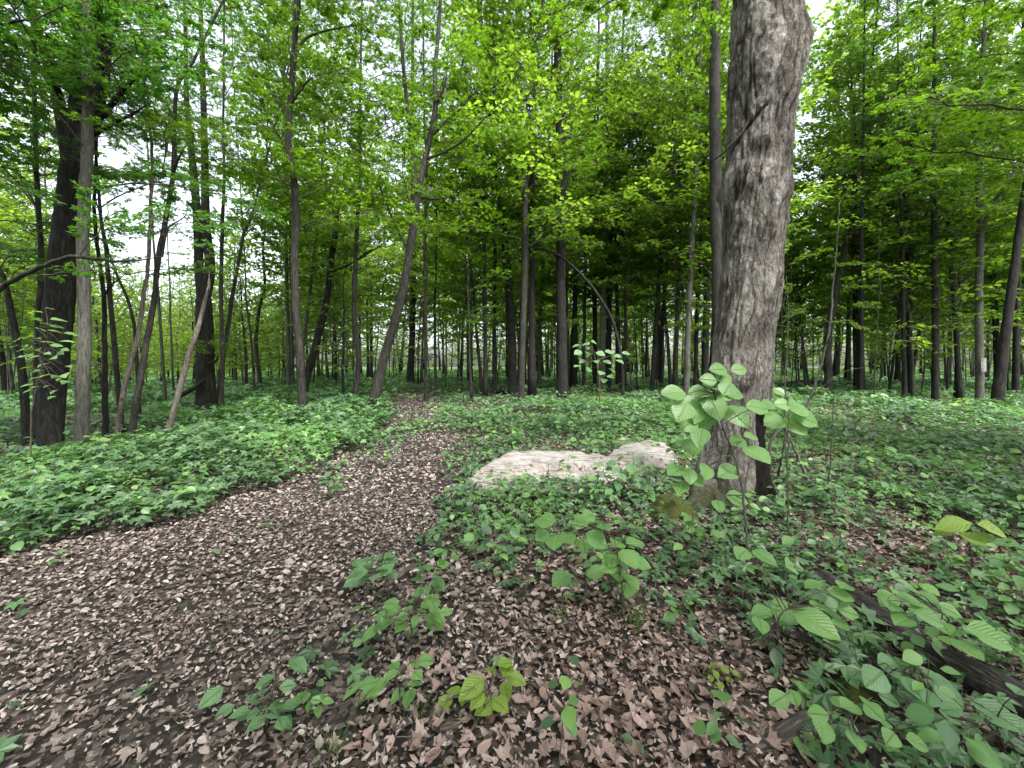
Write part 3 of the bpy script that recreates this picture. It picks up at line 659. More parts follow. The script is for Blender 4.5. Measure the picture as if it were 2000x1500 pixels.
def tree(label, pts, d=None, bark='mid', forks=(), limbs=(), top=None, z0=None, nb=14, bl=1.0, shade=False, group='young maples and other slim trees of the wood', name='tree', cat='tree', broken=False, bias=None):
    global NT; NT += 1
    nb = int(nb * 2.8)
    rng = np.random.default_rng(1000 + NT)
    if d is None: d = min(30, 1.2 * F / max(pts[0][1] - HZ, 28))
    if top is None: top = None if broken else 1.5 + d * 1.0 + 4
    far = d > 18
    sides = 20 if pts[0][2] > 30 else (12 if not far else 8)
    P, Rr = trunk_path(pts, d, rng, ext=None if (broken or forks) else top)
    nrs = max(10, int(min(70, np.ptp(P[:, 2]) * (7 if not far else 3))))
    root = thing(name, P[0] + np.array([0, 0, .12]), label, cat, group); off = np.array(root.location)
    mb = MB(); Q, q = resample(P, Rr, nrs); Q = Q + rng.normal(0, .004, Q.shape); tube(mb, Q, q, sides, 0, bump=.07, seed=NT)
    if broken:   # splintered tip
        for k in range(4):
            a = rng.uniform(0, 6.28); b = Q[-1] + q[-1] * .5 * np.array([cos(a), sin(a), 0]); tube(mb, np.array([b - (0, 0, .1), b + np.array([rng.normal(0, .02), 0, rng.uniform(.08, .3)])]), [q[-1] * .5, .004], 5, 0)
    mb.obj('trunk', BARK[bark], root, off=off)
    stems = [Q]
    for fk in forks:
        Pf, Rf = trunk_path(fk, d, rng, ext=top if fk[-1][1] < 260 else EYE + (HZ - fk[-1][1]) / F * d + 1.5, base=False)
        Pf = np.vstack([P[-1] - (P[-1] - P[-2]) * .25, Pf]); Rf = np.concatenate([[Rr[-1] * .8], Rf])
        Qf, qf = resample(Pf, Rf, max(10, int(np.ptp(Pf[:, 2]) * 6))); m = MB(); tube(m, Qf, qf, max(8, sides - 6), 0, bump=.07, seed=NT + 50)
        m.obj('stem', BARK[bark], root, off=off); stems.append(Qf)
    for lb in limbs:
        k = len(lb); Pl = np.array([at(x, y, d) for x, y, w in lb]); Pl[:, 1] += np.linspace(0, 1, k) * rng.uniform(-.8, .3) * (1 if k > 1 else 0)
        # start on the nearest point of a stem
        allp = np.concatenate(stems); j = np.argmin(np.linalg.norm(allp - Pl[0], axis=1)); Pl[0] = allp[j]
        Rl = np.array([max(w, 2) / 2 / F * d for x, y, w in lb]); Rl[-1] *= .4; Ql, ql = resample(Pl, Rl, 5 * k); Ql[1:] += rng.normal(0, .005, Ql[1:].shape)
        m = MB(); tube(m, Ql, ql, 8, 0, bump=.1, seed=NT); lo = m.obj('limb', BARK[bark], root, off=off)
        if not broken and nb:
            for kk in range(3 if d < 12 else 2):
                add_bough(root, Ql[int(len(Ql) * (.45 + .25 * kk)) if kk < 2 else -1], rng, rng.uniform(.35, .6), shade, off)
    if z0 is None: z0 = EYE + (HZ - 490) / F * d
    for i in range(nb):
        u = (i + rng.uniform(0, .9)) / nb; z = z0 + (top - z0) * u
        st = stems[rng.integers(0, len(stems))] if len(stems) > 1 else stems[0]
        if z > st[-1, 2]: continue
        p = along(st, z)
        yaw = i * 2.4 + rng.uniform(-.5, .5)
        if bias is not None: yaw = bias + rng.normal(0, .8)
        add_bough(root, p, rng, bl * (1.1 - .35 * u) * rng.uniform(.7, 1.1), shade, off, yaw)
    return root, Q
def add_bough(root, p, rng, s, shade, off, yaw=None):
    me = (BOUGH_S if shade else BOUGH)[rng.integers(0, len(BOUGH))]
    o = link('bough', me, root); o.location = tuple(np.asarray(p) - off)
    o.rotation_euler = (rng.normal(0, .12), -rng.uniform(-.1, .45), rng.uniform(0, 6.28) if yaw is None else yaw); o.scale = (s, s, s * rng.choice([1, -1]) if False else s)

L_ = "wood"
# --- left group
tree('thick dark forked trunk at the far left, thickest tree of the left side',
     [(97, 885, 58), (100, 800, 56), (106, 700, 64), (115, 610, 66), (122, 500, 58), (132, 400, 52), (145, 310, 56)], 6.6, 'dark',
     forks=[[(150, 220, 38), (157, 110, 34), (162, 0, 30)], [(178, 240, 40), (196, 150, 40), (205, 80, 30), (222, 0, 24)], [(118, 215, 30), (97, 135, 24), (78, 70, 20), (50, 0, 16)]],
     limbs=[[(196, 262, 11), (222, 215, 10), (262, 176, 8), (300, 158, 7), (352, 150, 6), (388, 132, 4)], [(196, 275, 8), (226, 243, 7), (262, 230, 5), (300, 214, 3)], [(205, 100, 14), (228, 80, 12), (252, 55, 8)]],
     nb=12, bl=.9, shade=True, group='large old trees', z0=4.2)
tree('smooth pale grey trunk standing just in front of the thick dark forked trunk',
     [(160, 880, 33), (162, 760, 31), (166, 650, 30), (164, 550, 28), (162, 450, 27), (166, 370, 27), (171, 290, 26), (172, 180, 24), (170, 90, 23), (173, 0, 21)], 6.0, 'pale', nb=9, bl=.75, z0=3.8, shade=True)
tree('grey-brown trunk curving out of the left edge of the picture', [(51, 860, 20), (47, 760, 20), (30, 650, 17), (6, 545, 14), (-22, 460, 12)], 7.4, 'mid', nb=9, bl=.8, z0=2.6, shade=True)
tree('short-looking trunk squeezed directly behind the left side of the thick dark forked trunk', [(70, 865, 18), (72, 765, 18), (74, 650, 15), (80, 500, 13), (70, 300, 12)], 7.8, 'mid', nb=8, shade=True)
tree('slim dark trunk right beside the smooth pale grey trunk', [(207, 842, 14), (205, 765, 13), (204, 660, 11), (202, 572, 10), (190, 480, 9), (184, 400, 8), (188, 300, 7)], 7.6, 'dark', nb=6, z0=4.4, bl=.7, limbs=[[(204, 575, 4), (232, 555, 3), (262, 540, 2)]])
tree('slim brown trunk bending left towards its top, second right of the smooth pale trunk', [(235, 800, 13), (231, 760, 13), (224, 680, 12), (213, 560, 11), (207, 490, 9), (198, 430, 8), (190, 330, 7)], 9.0, 'mid', nb=6, z0=5)
tree('barkless pale brown leaning trunk with an elbow low down', [(232, 828, 12), (240, 775, 13), (255, 710, 12), (270, 655, 11), (280, 580, 10), (288, 530, 9), (293, 450, 9), (297, 320, 7), (290, 225, 6), (288, 165, 4)], 7.4, 'dead', nb=3, bl=.5, z0=5.5, top=6.6, limbs=[[(292, 225, 4), (310, 205, 3), (330, 170, 2)]])
tree('brown trunk leaning right that forks below the sky gap', [(258, 842, 17), (273, 750, 15), (287, 667, 14), (301, 590, 13), (310, 500, 12), (328, 405, 11), (338, 332, 10), (341, 245, 9)], 7.0, 'mid',
     forks=[[(345, 175, 9), (362, 140, 8), (380, 115, 6)]], nb=3, bl=.6, z0=6,
     limbs=[[(338, 340, 6), (352, 322, 5), (378, 290, 3)], [(345, 215, 5), (352, 250, 5), (362, 300, 4), (370, 360, 3)]])
tree('thin crooked trunk arching between the pale trunk and the barkless leaning trunk', [(270, 760, 9), (266, 690, 9), (261, 630, 8), (250, 585, 7), (232, 545, 6), (215, 500, 5), (200, 440, 4)], 9.5, 'mid', nb=4, bl=.6)
tree('bare snag leaning right with a broken splintered top', [(327, 848, 14), (346, 782, 13), (364, 712, 12), (381, 660, 11), (396, 607, 9), (408, 560, 5)], 7.1, 'dead', broken=True, nb=0, group='dead leaning trunks')
tree('stout twin-stemmed tree standing behind the leaning snag', [(402, 780, 42), (401, 700, 38), (399, 620, 36), (397, 585, 34)], 11.5, 'dark',
     forks=[[(389, 520, 20), (387, 450, 19), (379, 350, 17), (369, 250, 13), (364, 180, 11), (362, 60, 8)], [(410, 520, 22), (402, 440, 20), (400, 315, 15), (396, 140, 12), (392, 20, 9)]], nb=5, bl=.8, z0=9.5, group='large old trees', top=15,
     limbs=[[(410, 715, 6), (440, 705, 5), (465, 695, 3)]])
tree('slender straight stem just right of the stout twin-stemmed tree', [(434, 793, 8), (434, 695, 9), (432, 590, 9), (434, 450, 8), (438, 350, 6), (436, 250, 5)], 10.5, 'mid', nb=6, bl=.7)
tree('slender stem leaning right away from the stout twin-stemmed tree', [(425, 772, 7), (438, 690, 9), (452, 590, 8), (468, 500, 7), (478, 450, 6), (500, 390, 5)], 12, 'mid', nb=8, bl=.8)
tree('small crooked trunk with a kink at mid height in the bright clearing', [(508, 747, 9), (501, 690, 8), (500, 650, 8), (507, 597, 7), (517, 560, 6), (514, 485, 5), (520, 400, 4)], 17, 'mid', nb=9)
tree('thin stem left of the kinked small trunk in the bright clearing', [(497, 760, 5), (490, 660, 5), (480, 580, 4), (478, 500, 3)], 16, 'mid', nb=7)
tree('slim greenish stem seen between the leaning trunks of the left group', [(322, 775, 8), (316, 680, 7), (308, 570, 7), (300, 470, 5)], 12, 'green', nb=6, bl=.8)
tree('tall slim brown trunk left of the path, gently waved, beside the dark leaning trunk',
     [(590, 790, 18), (586, 700, 17), (578, 607, 15), (575, 485, 15), (578, 440, 15), (574, 350, 14), (563, 280, 13), (566, 210, 12), (573, 122, 12), (577, 50, 12), (579, 0, 11)], 9.6, 'mid', nb=16, z0=4.6, bl=.95,
     limbs=[[(573, 120, 6), (592, 75, 5), (630, 55, 4), (700, 38, 3)], [(566, 215, 5), (590, 190, 4), (625, 165, 3)], [(572, 90, 5), (600, 40, 4), (618, 0, 3)]])
tree('dark leaning trunk broken off at the top, left of the path', [(597, 748, 16), (616, 677, 15), (637, 590, 14), (647, 510, 12), (655, 450, 12), (659, 400, 9)], 14.5, 'dark', broken=True, nb=3, bl=.6, z0=5, top=6.5, group='dead leaning trunks', limbs=[[(652, 530, 5), (690, 515, 4), (750, 480, 3)]])
tree('thin pale stem just left of the tall gently waved trunk', [(563, 745, 9), (563, 650, 8), (560, 550, 7), (558, 400, 6)], 16, 'green', nb=9)
tree('slim wavy stem midway between the waved trunk and the forked leaning tree', [(693, 775, 10), (700, 705, 11), (692, 625, 10), (694, 520, 9), (697, 450, 8), (703, 350, 7), (703, 212, 5)], 12.5, 'mid', nb=12,
     limbs=[[(695, 505, 4), (720, 490, 3), (752, 478, 3)]])
tree('forked tree leaning right over the left edge of the path', [(731, 782, 20), (751, 695, 19), (772, 625, 18), (793, 537, 16), (800, 485, 16), (808, 445, 16), (813, 395, 15)], 10.8, 'mid',
     forks=[[(809, 360, 11), (804, 280, 10), (793, 182, 8), (786, 105, 7), (780, 18, 6)], [(825, 332, 13), (839, 273, 12), (851, 203, 11), (849, 140, 9), (856, 70, 8), (860, 0, 7)]],
     limbs=[[(798, 490, 5), (772, 440, 5), (738, 360, 4), (708, 300, 3), (690, 255, 2)], [(849, 265, 6), (880, 225, 5), (905, 200, 4), (932, 145, 3)], [(815, 385, 6), (850, 385, 4), (900, 370, 3)], [(851, 200, 6), (868, 170, 5), (875, 140, 4)], [(838, 320, 5), (900, 290, 4), (980, 220, 3)]], nb=20, z0=4.8)
tree('thin straight stem just right of the forked leaning tree', [(832, 757, 7), (831, 600, 7), (830, 450, 6), (833, 330, 5), (828, 200, 4)], 15, 'mid', nb=9)
tree('thin stem standing by the far bend of the path, right of the thin straight one', [(851, 750, 6), (849, 607, 5), (852, 500, 4)], 17, 'mid', nb=7)
tree('dark trunk standing at the far end of the path', [(803, 727, 13), (806, 620, 12), (808, 520, 11), (806, 350, 9)], 27, 'dark', nb=8, bl=1.3)
# --- centre
tree('dark rough trunk bending left, left of the slim dark trunk in the centre', [(1001, 745, 17), (999, 642, 16), (992, 555, 15), (987, 490, 15), (979, 402, 13), (968, 332, 11), (960, 250, 9)], 17, 'dark', nb=13, bl=1.1)
tree('slim dark trunk with a pale lower side, between two dark rough trunks', [(1018, 768, 13), (1021, 660, 12), (1025, 520, 12), (1026, 450, 12), (1026, 367, 11), (1028, 245, 8), (1042, 205, 5)], 14.5, 'mid', nb=14, bl=.9)
tree('straight dark rough trunk near the picture centre, tallest and thickest of the middle', [(1099, 762, 23), (1097, 660, 20), (1095, 555, 19), (1096, 450, 18), (1098, 350, 17), (1093, 245, 16), (1089, 140, 15), (1089, 35, 14), (1089, 0, 14)], 15.5, 'dark', nb=16, bl=1.05, z0=6.8)
tree('thin grey stem left of the dark rough trunk that bends left', [(966, 750, 8), (966, 625, 7), (967, 485, 7), (962, 400, 5)], 18, 'mid', nb=8)
tree('slim stem just left of the straight dark rough trunk', [(1053, 735, 9), (1055, 607, 9), (1062, 485, 8), (1066, 400, 6)], 22, 'green', nb=9, bl=1.2)
tree('thin sapling trunk bowed over in a long arch towards the left', [(1216, 742, 7), (1212, 690, 7), (1198, 632, 7), (1177, 590, 6), (1146, 548, 6), (1100, 505, 5), (1055, 485, 4), (1000, 490, 3)], 15, 'dark', nb=0, broken=True, group='dead leaning trunks')
tree('left trunk of a close pair right of the centre, with a pale tip', [(1176, 745, 14), (1178, 600, 12), (1181, 500, 11), (1184, 245, 9), (1186, 105, 7), (1184, 0, 5)], 19, 'pale', nb=12, bl=1.2)
tree('right trunk of a close pair right of the centre, dark and forked', [(1188, 745, 12), (1190, 600, 11), (1194, 450, 10), (1204, 350, 9), (1207, 250, 6)], 19.5, 'dark', nb=12, bl=1.2, limbs=[[(1204, 345, 5), (1220, 310, 4), (1235, 255, 3)]])
tree('slim trunk just left of the close pair of trunks', [(1162, 745, 9), (1162, 600, 9), (1163, 450, 8), (1166, 340, 6)], 22, 'mid', nb=8, bl=1.2)
tree('very thin stem two places left of the close pair of trunks', [(1140, 742, 7), (1142, 600, 6), (1146, 450, 5), (1156, 350, 4)], 20, 'mid', nb=7, bl=1.2)
tree('slim stem tilting right, midway between the close pair and the big grey tree', [(1274, 750, 10), (1281, 640, 9), (1287, 555, 9), (1292, 485, 8), (1301, 400, 6)], 18, 'mid', nb=10, bl=1.1)
tree('thin dark stem right behind the slim stem tilting right', [(1291, 752, 9), (1296, 600, 8), (1306, 480, 6), (1312, 380, 5)], 19, 'dark', nb=8, bl=1.1)
tree('pale flaky-barked slim trunk just left of the big grey tree', [(1341, 750, 13), (1344, 625, 12), (1351, 485, 11), (1356, 400, 9), (1360, 300, 7)], 15, 'pale', nb=10, bl=.9)
tree('dark slim stem touching the pale flaky-barked trunk', [(1358, 748, 9), (1362, 600, 8), (1368, 480, 7), (1372, 380, 6)], 16.5, 'dark', nb=8, bl=.9)
tree('grey trunk partly hidden behind the left foot of the big grey tree', [(1376, 745, 15), (1380, 600, 14), (1385, 450, 12), (1392, 300, 10)], 18, 'mid', nb=7, bl=1.1)
tree('tall straight grey trunk rising behind the left side of the big grey tree', [(1404, 750, 26), (1401, 500, 25), (1397, 300, 24), (1396, 140, 22), (1398, 0, 19)], 13, 'mid', nb=10, bl=.9, z0=8.5)
# --- right
tree('trunk leaning right with a hazy top, nearest right of the big grey tree', [(1617, 750, 17), (1618, 660, 16), (1629, 590, 15), (1646, 505, 13), (1656, 450, 11), (1670, 360, 8)], 17, 'mid', nb=10, shade=True)
tree('thin straight dark stem right of the hazy leaning trunk', [(1681, 750, 9), (1683, 590, 10), (1683, 450, 9), (1686, 330, 6)], 16, 'dark', nb=9)
tree('slim dark trunk midway between the thin straight stem and the dark rough trunk', [(1767, 760, 12), (1764, 625, 10), (1762, 450, 8), (1758, 330, 6)], 15.5, 'dark', nb=10, shade=True, limbs=[[(1763, 560, 4), (1785, 520, 3), (1800, 470, 2)]])
tree('small trunk leaning right behind the slim dark trunk on the right', [(1777, 755, 9), (1800, 625, 9), (1815, 540, 8), (1830, 450, 6)], 18, 'mid', nb=8)
tree('thin stem leaning right, left neighbour of the slim dark trunk on the right', [(1737, 762, 7), (1755, 625, 6), (1762, 520, 5)], 16.5, 'dark', nb=6)
tree('straight dark rough trunk on the right side of the wood', [(1827, 760, 17), (1827, 590, 16), (1825, 450, 15), (1825, 350, 13), (1823, 245, 11), (1825, 120, 8)], 15, 'dark', nb=14, limbs=[[(1824, 260, 6), (1800, 180, 5), (1770, 110, 3)], [(1824, 330, 5), (1790, 275, 4), (1765, 250, 3)]])
pale_r, _q = tree('pale grey trunk with an upright white mark near its foot, on the right', [(1914, 757, 19), (1912, 640, 18), (1912, 555, 17), (1915, 450, 16), (1911, 315, 14), (1916, 175, 12), (1923, 60, 10)], 14.5, 'pale', nb=14, limbs=[[(1915, 455, 8), (1935, 375, 6), (1965, 310, 4)]])
tree('thick dark trunk leaning out of the right edge of the picture', [(1951, 755, 28), (1968, 625, 23), (1982, 520, 21), (1991, 450, 19), (2006, 350, 17), (2020, 250, 15)], 13, 'dark', nb=12, group='large old trees', z0=5.5)
tree('dark trunk behind the thick leaning trunk at the right edge', [(1984, 752, 17), (1985, 650, 15), (1990, 500, 12)], 16, 'dark', nb=8)
tree('slim stem between the dark rough trunk and the white-marked trunk', [(1870, 750, 9), (1867, 555, 9), (1864, 400, 7)], 19, 'mid', nb=8, bl=1.1)
# upright white blaze on that trunk
bz = MB(); p = at(1914, 712, 14.5); rr = 18.3 / 2 / F * 14.5
th = np.linspace(-pi / 2 - .75, -pi / 2 - .05, 6); zz = np.linspace(-.26, .24, 5)
off = np.array(pale_r.location); vv = [(p[0] + (rr + .035) * cos(t) * (1 - .12 * abs(z) / .26), _q[5, 1] * 0 + 14.5 + (rr + .035) * sin(t), p[2] + z) for z in zz for t in th]
ff = [(i * 6 + j, i * 6 + j + 1, (i + 1) * 6 + j + 1) for i in range(4) for j in range(5)] + [(i * 6 + j, (i + 1) * 6 + j + 1, (i + 1) * 6 + j) for i in range(4) for j in range(5)]
bz.add(vv, ff, 0, True); M_BLAZE = plain_mat('white_blaze_paint', (.14, .14, .12), (.34, .34, .31), 14); bz.obj('blaze_mark', M_BLAZE, pale_r, off=off)

# overhanging tree just outside the left edge, and overhead boughs
tree('near tree outside the left edge whose long dark limb reaches in across the trunks', [(-160, 1000, 40), (-170, 700, 38), (-180, 400, 34), (-190, 100, 30)], 5.0, 'mid', nb=10, bl=.85, z0=3.6, shade=True,
     limbs=[[(-170, 640, 13), (-60, 610, 12), (0, 585, 10), (62, 552, 9), (118, 532, 8), (185, 514, 7), (250, 521, 6), (312, 526, 4), (380, 519, 3)], [(-175, 250, 10), (-40, 80, 8), (30, 52, 5), (80, 50, 3)]])
tree('near tree outside the right edge with boughs in the upper right corner', [(2250, 1000, 30), (2230, 700, 28), (2200, 300, 26), (2180, 0, 22)], 5.4, 'mid', nb=12, bl=1.0, z0=3.4)

# ------------------------------------------------------------------ filler trees deeper in the wood
CR = [crown_mesh(1, 9, 1.4, 2.6, 52, M_FAR, (.12, .19), .8), crown_mesh(2, 12, 2.4, 3.0, 60, M_CAN, (.13, .2), .8), crown_mesh(3, 15, 4, 3.5, 66, M_CAN, (.14, .22), .8),
      crown_mesh(4, 6, .8, 2.0, 40, M_FAR, (.11, .17), .8), crown_mesh(5, 17, 5, 3.8, 72, M_FAR, (.15, .23), .8), crown_mesh(6, 13, 2.8, 3.2, 62, M_FAR, (.13, .2), .8)]
CH = [9, 12, 15, 6, 17, 13]
TRK = []
for i in range(6):
    g = np.random.default_rng(50 + i); H = CH[i]; n = 16; t = np.linspace(0, 1, n)
    pts = np.stack([np.cumsum(g.normal(0, .05, n)) * t, np.cumsum(g.normal(0, .05, n)) * t, H * t - .1], -1)
    row = []
    for k, mt in enumerate((M_MID, M_DARK, M_GREEN)):
        mb = MB(); tube(mb, pts, (.015 + .0055 * H) * (1.25 * np.exp(-t * 30) * .3 + 1 - .85 * t) * (1, 1.25, .8)[k], 8, 0, bump=.12, seed=i); row.append(mb.mesh('trunk', mt))
    TRK.append(row)
ANCH = [(60, 'trunk curving off the left edge'), (115, 'thick dark forked trunk'), (165, 'smooth pale grey trunk'), (210, 'slim dark trunk beside the pale one'), (258, 'barkless leaning trunk'), (345, 'leaning snag'), (402, 'stout twin-stemmed tree'), (450, 'slender stem leaning right'), (505, 'kinked small trunk'),
        (583, 'gently waved trunk'), (635, 'dark leaning broken trunk'), (697, 'slim wavy stem'), (765, 'forked leaning tree'), (832, 'thin straight stem by the path'), (965, 'thin grey stem'), (1000, 'rough trunk bending left'), (1024, 'slim pale-sided trunk'), (1097, 'straight dark rough central trunk'),
        (1150, 'very thin central stem'), (1182, 'close pair of trunks'), (1280, 'slim stem tilting right'), (1345, 'pale flaky-barked trunk'), (1450, 'big grey tree'), (1620, 'hazy leaning trunk'), (1683, 'thin straight dark stem'), (1765, 'slim dark trunk on the right'), (1827, 'dark rough right trunk'), (1870, 'slim stem between two right trunks'), (1912, 'white-marked pale trunk'), (1965, 'thick leaning right-edge trunk')]
BACK = ['', ', second back', ', third back', ', fourth back', ', fifth back', ', sixth back', ', seventh back', ', eighth back', ', ninth back', ', tenth back']
PEND = []
def label_later(o, px, d, what): PEND.append((o, px, d, what))
def label_now():
    by = {}
    for o, px, d, what in PEND:
        if px < -40 or px > 2040: by.setdefault(what + ' beyond the ' + ('left' if px < 0 else 'right') + ' edge of the picture', []).append((d, o)); continue
        a, nme = min(ANCH, key=lambda t: abs(t[0] - px)); side = 'right' if px > a else 'left'; 
        by.setdefault(what + ' just ' + side + ' of the ' + nme, []).append((d, o))
    for lab, l in by.items():
        for k, (d, o) in enumerate(sorted(l, key=lambda t: t[0])): o['label'] = ' '.join((lab + BACK[min(k, 9)]).replace('distant ', '', 1).split()[:16]) if len((lab + BACK[min(k, 9)]).split()) > 16 else lab + BACK[min(k, 9)]
WHAT = ['distant leafy young tree', 'distant slim tree', 'distant tall tree', 'distant low bushy tree', 'very tall distant tree', 'distant mid-height tree']
def filler(px, d, kind, label, group):
    x = (px - 1000) / F * d; z = gz(x, d)
    root = thing('tree', (x, d, z), label, 'tree', group); s = R.uniform(.85, 1.2); label_later(root, px, d, WHAT[kind])
    root.rotation_euler = (R.gauss(0, .035), R.gauss(0, .05), R.uniform(0, 6.28)); root.scale = (s, s, s)
    link('trunk', TRK[kind][R.choice([0, 0, 1, 1, 2])], root); link('crown', CR[kind], root)
GAP = (170, 560)
cnt = 0
for i in range(228):
    u = (i + .5) / 228; d = 15 + 34 * ((i * .618034) % 1) ** 1.1
    px = -250 + 2500 * ((i * .7548777) % 1)
    if 735 < px < 870 and d < 26: continue      # keep the path open
    gap = GAP[0] < px < GAP[1]
    right = px > 1500
    if gap: kind = R.choice([3, 3, 0, 3, 0])
    elif px < GAP[0]: kind = R.choice([0, 3, 1, 5])
    else: kind = R.choice([0, 1, 2, 3, 4, 5, 2, 4, 0, 2])
    if gap and d < 24 and kind == 0 : kind = 3
    if px < 520: lab, gr = 'young tree deep in the bright wood behind the left trunks', 'distant trees on the left'
    elif px < 1000: lab, gr = 'slim tree deep in the wood behind the end of the path', 'distant trees behind the path'
    elif px < 1420: lab, gr = 'slim tree deep in the wood behind the central trunks', 'distant trees behind the centre'
    else: lab, gr = 'slim tree deep in the shady wood on the right', 'distant trees on the right'
    filler(px, d, kind, lab, gr)
# the wood goes on round the camera: unseen trees, added to cut front light
for i, (x, y) in enumerate([(-5, -3), (3.5, -4.5), (-1.5, -6), (7, -2.5), (-8, -7), (9, -8), (1, -10), (-4, -12), (6, -13), (-11, -1), (12, 0), (-13, -9), (13, -7), (-7.5, 1.0), (8.5, 2)]):
    k = [2, 4, 5, 1, 4, 2][i % 6]; root = thing('tree', (x, y, gz(x, y)), 'tree standing beside or behind the viewpoint', 'tree', 'trees around the viewpoint'); root.rotation_euler = (0, 0, i * 1.3); link('trunk', TRK[k][i % 3], root); link('crown', CR[k], root)
# thin pole-like stems in the middle distance
for i in range(120):
    px = 560 + 1450 * ((i * .618034) % 1) if i < 88 else R.uniform(10, 700); d = R.uniform(14, 34)
    if 735 < px < 860 and d < 24: continue
    if 1380 < px < 1520: continue
    x = (px - 1000) / F * d; z = gz(x, d); g = np.random.default_rng(900 + i); H = g.uniform(5, 10); n = 9; t = np.linspace(0, 1, n)
    pts = np.stack([np.cumsum(g.normal(0, .09, n)) * t + g.normal(0, .5) * t, np.cumsum(g.normal(0, .06, n)) * t, H * t - .1], -1)
    mb = MB(); tube(mb, pts, g.uniform(.02, .05) * (1 - .8 * t), 6, 0)
    root = thing('young_tree', (x, d, z), 'thin pole-like young stem among the mid-distance trunks', 'young tree', 'pole-like young stems')
    mb.obj('trunk', [M_MID, M_DARK, M_GREEN][i % 3], root); label_later(root, px, d, ['thin brown pole-like stem', 'thin dark pole-like stem', 'thin greenish pole-like stem'][i % 3])
    for k in range(4):
        p = pts[3 + k]; m_ = BOUGH[g.integers(0, 7)]; o = link('bough', m_, root); o.location = tuple(p); s = g.uniform(.35, .6); o.scale = (s, s, s); o.rotation_euler = (0, -g.uniform(0, .4), g.uniform(0, 6.28))

label_now()
def far_wood():
    g = np.random.default_rng(77); mb = MB()
    # foliage masses
    n = 95000; a = g.uniform(-1.05, 1.05, n); d = g.uniform(44, 76, n)
    x = np.tan(a) * d * .95; px = 1000 + x / d * F
    top = 15 + 5 * fbm(a * 9, a * 0 + 3, 1, o=3) * 1.6
    inG = (px > 170) & (px < 560); top = np.where(inG, 8.5 + 2.5 * fbm(a * 14, a * 0 + 8, 2), top)
    top = np.where(px > 560, top + 7, top)
    z = g.uniform(0, 1, n) ** .9 * top
    cl = fbm(x * .35, z * .45, d * .1, o=3); k = cl > -.10; x, d, z = x[k], d[k], z[k]; n = len(x)
    yaw = g.uniform(0, 6.28, n); dd = np.stack([np.cos(yaw), np.sin(yaw), g.normal(-.3, .3, n)], -1); nm = np.stack([g.normal(0, .6, n), g.normal(0, .6, n), np.ones(n)], -1)
    scatter(mb, SIMPLE, np.stack([x, d, z + ground_z(x, d)], -1), rot_from(dd, nm), g.uniform(.35, .75, n), 0)
    for i in range(110):
        aa = g.uniform(-1.05, 1.05); dd_ = g.uniform(46, 70); xx = math.tan(aa) * dd_ * .95; H = g.uniform(9, 18)
        if 170 < 1000 + xx / dd_ * F < 560: H *= .55
        zb = gz(xx, dd_); tube(mb, [(xx, dd_, zb - .2), (xx + g.normal(0, .4), dd_, zb + H * .5), (xx + g.normal(0, .8), dd_, zb + H)], [g.uniform(.12, .28), .12, .04], 5, 1)
    o = mb.obj('far_wood', [M_FAR, M_MID]); tag(o, 'far edge of the wood, a mass of sunlit leaves and faint trunks', 'wood', kind='stuff')
far_wood()

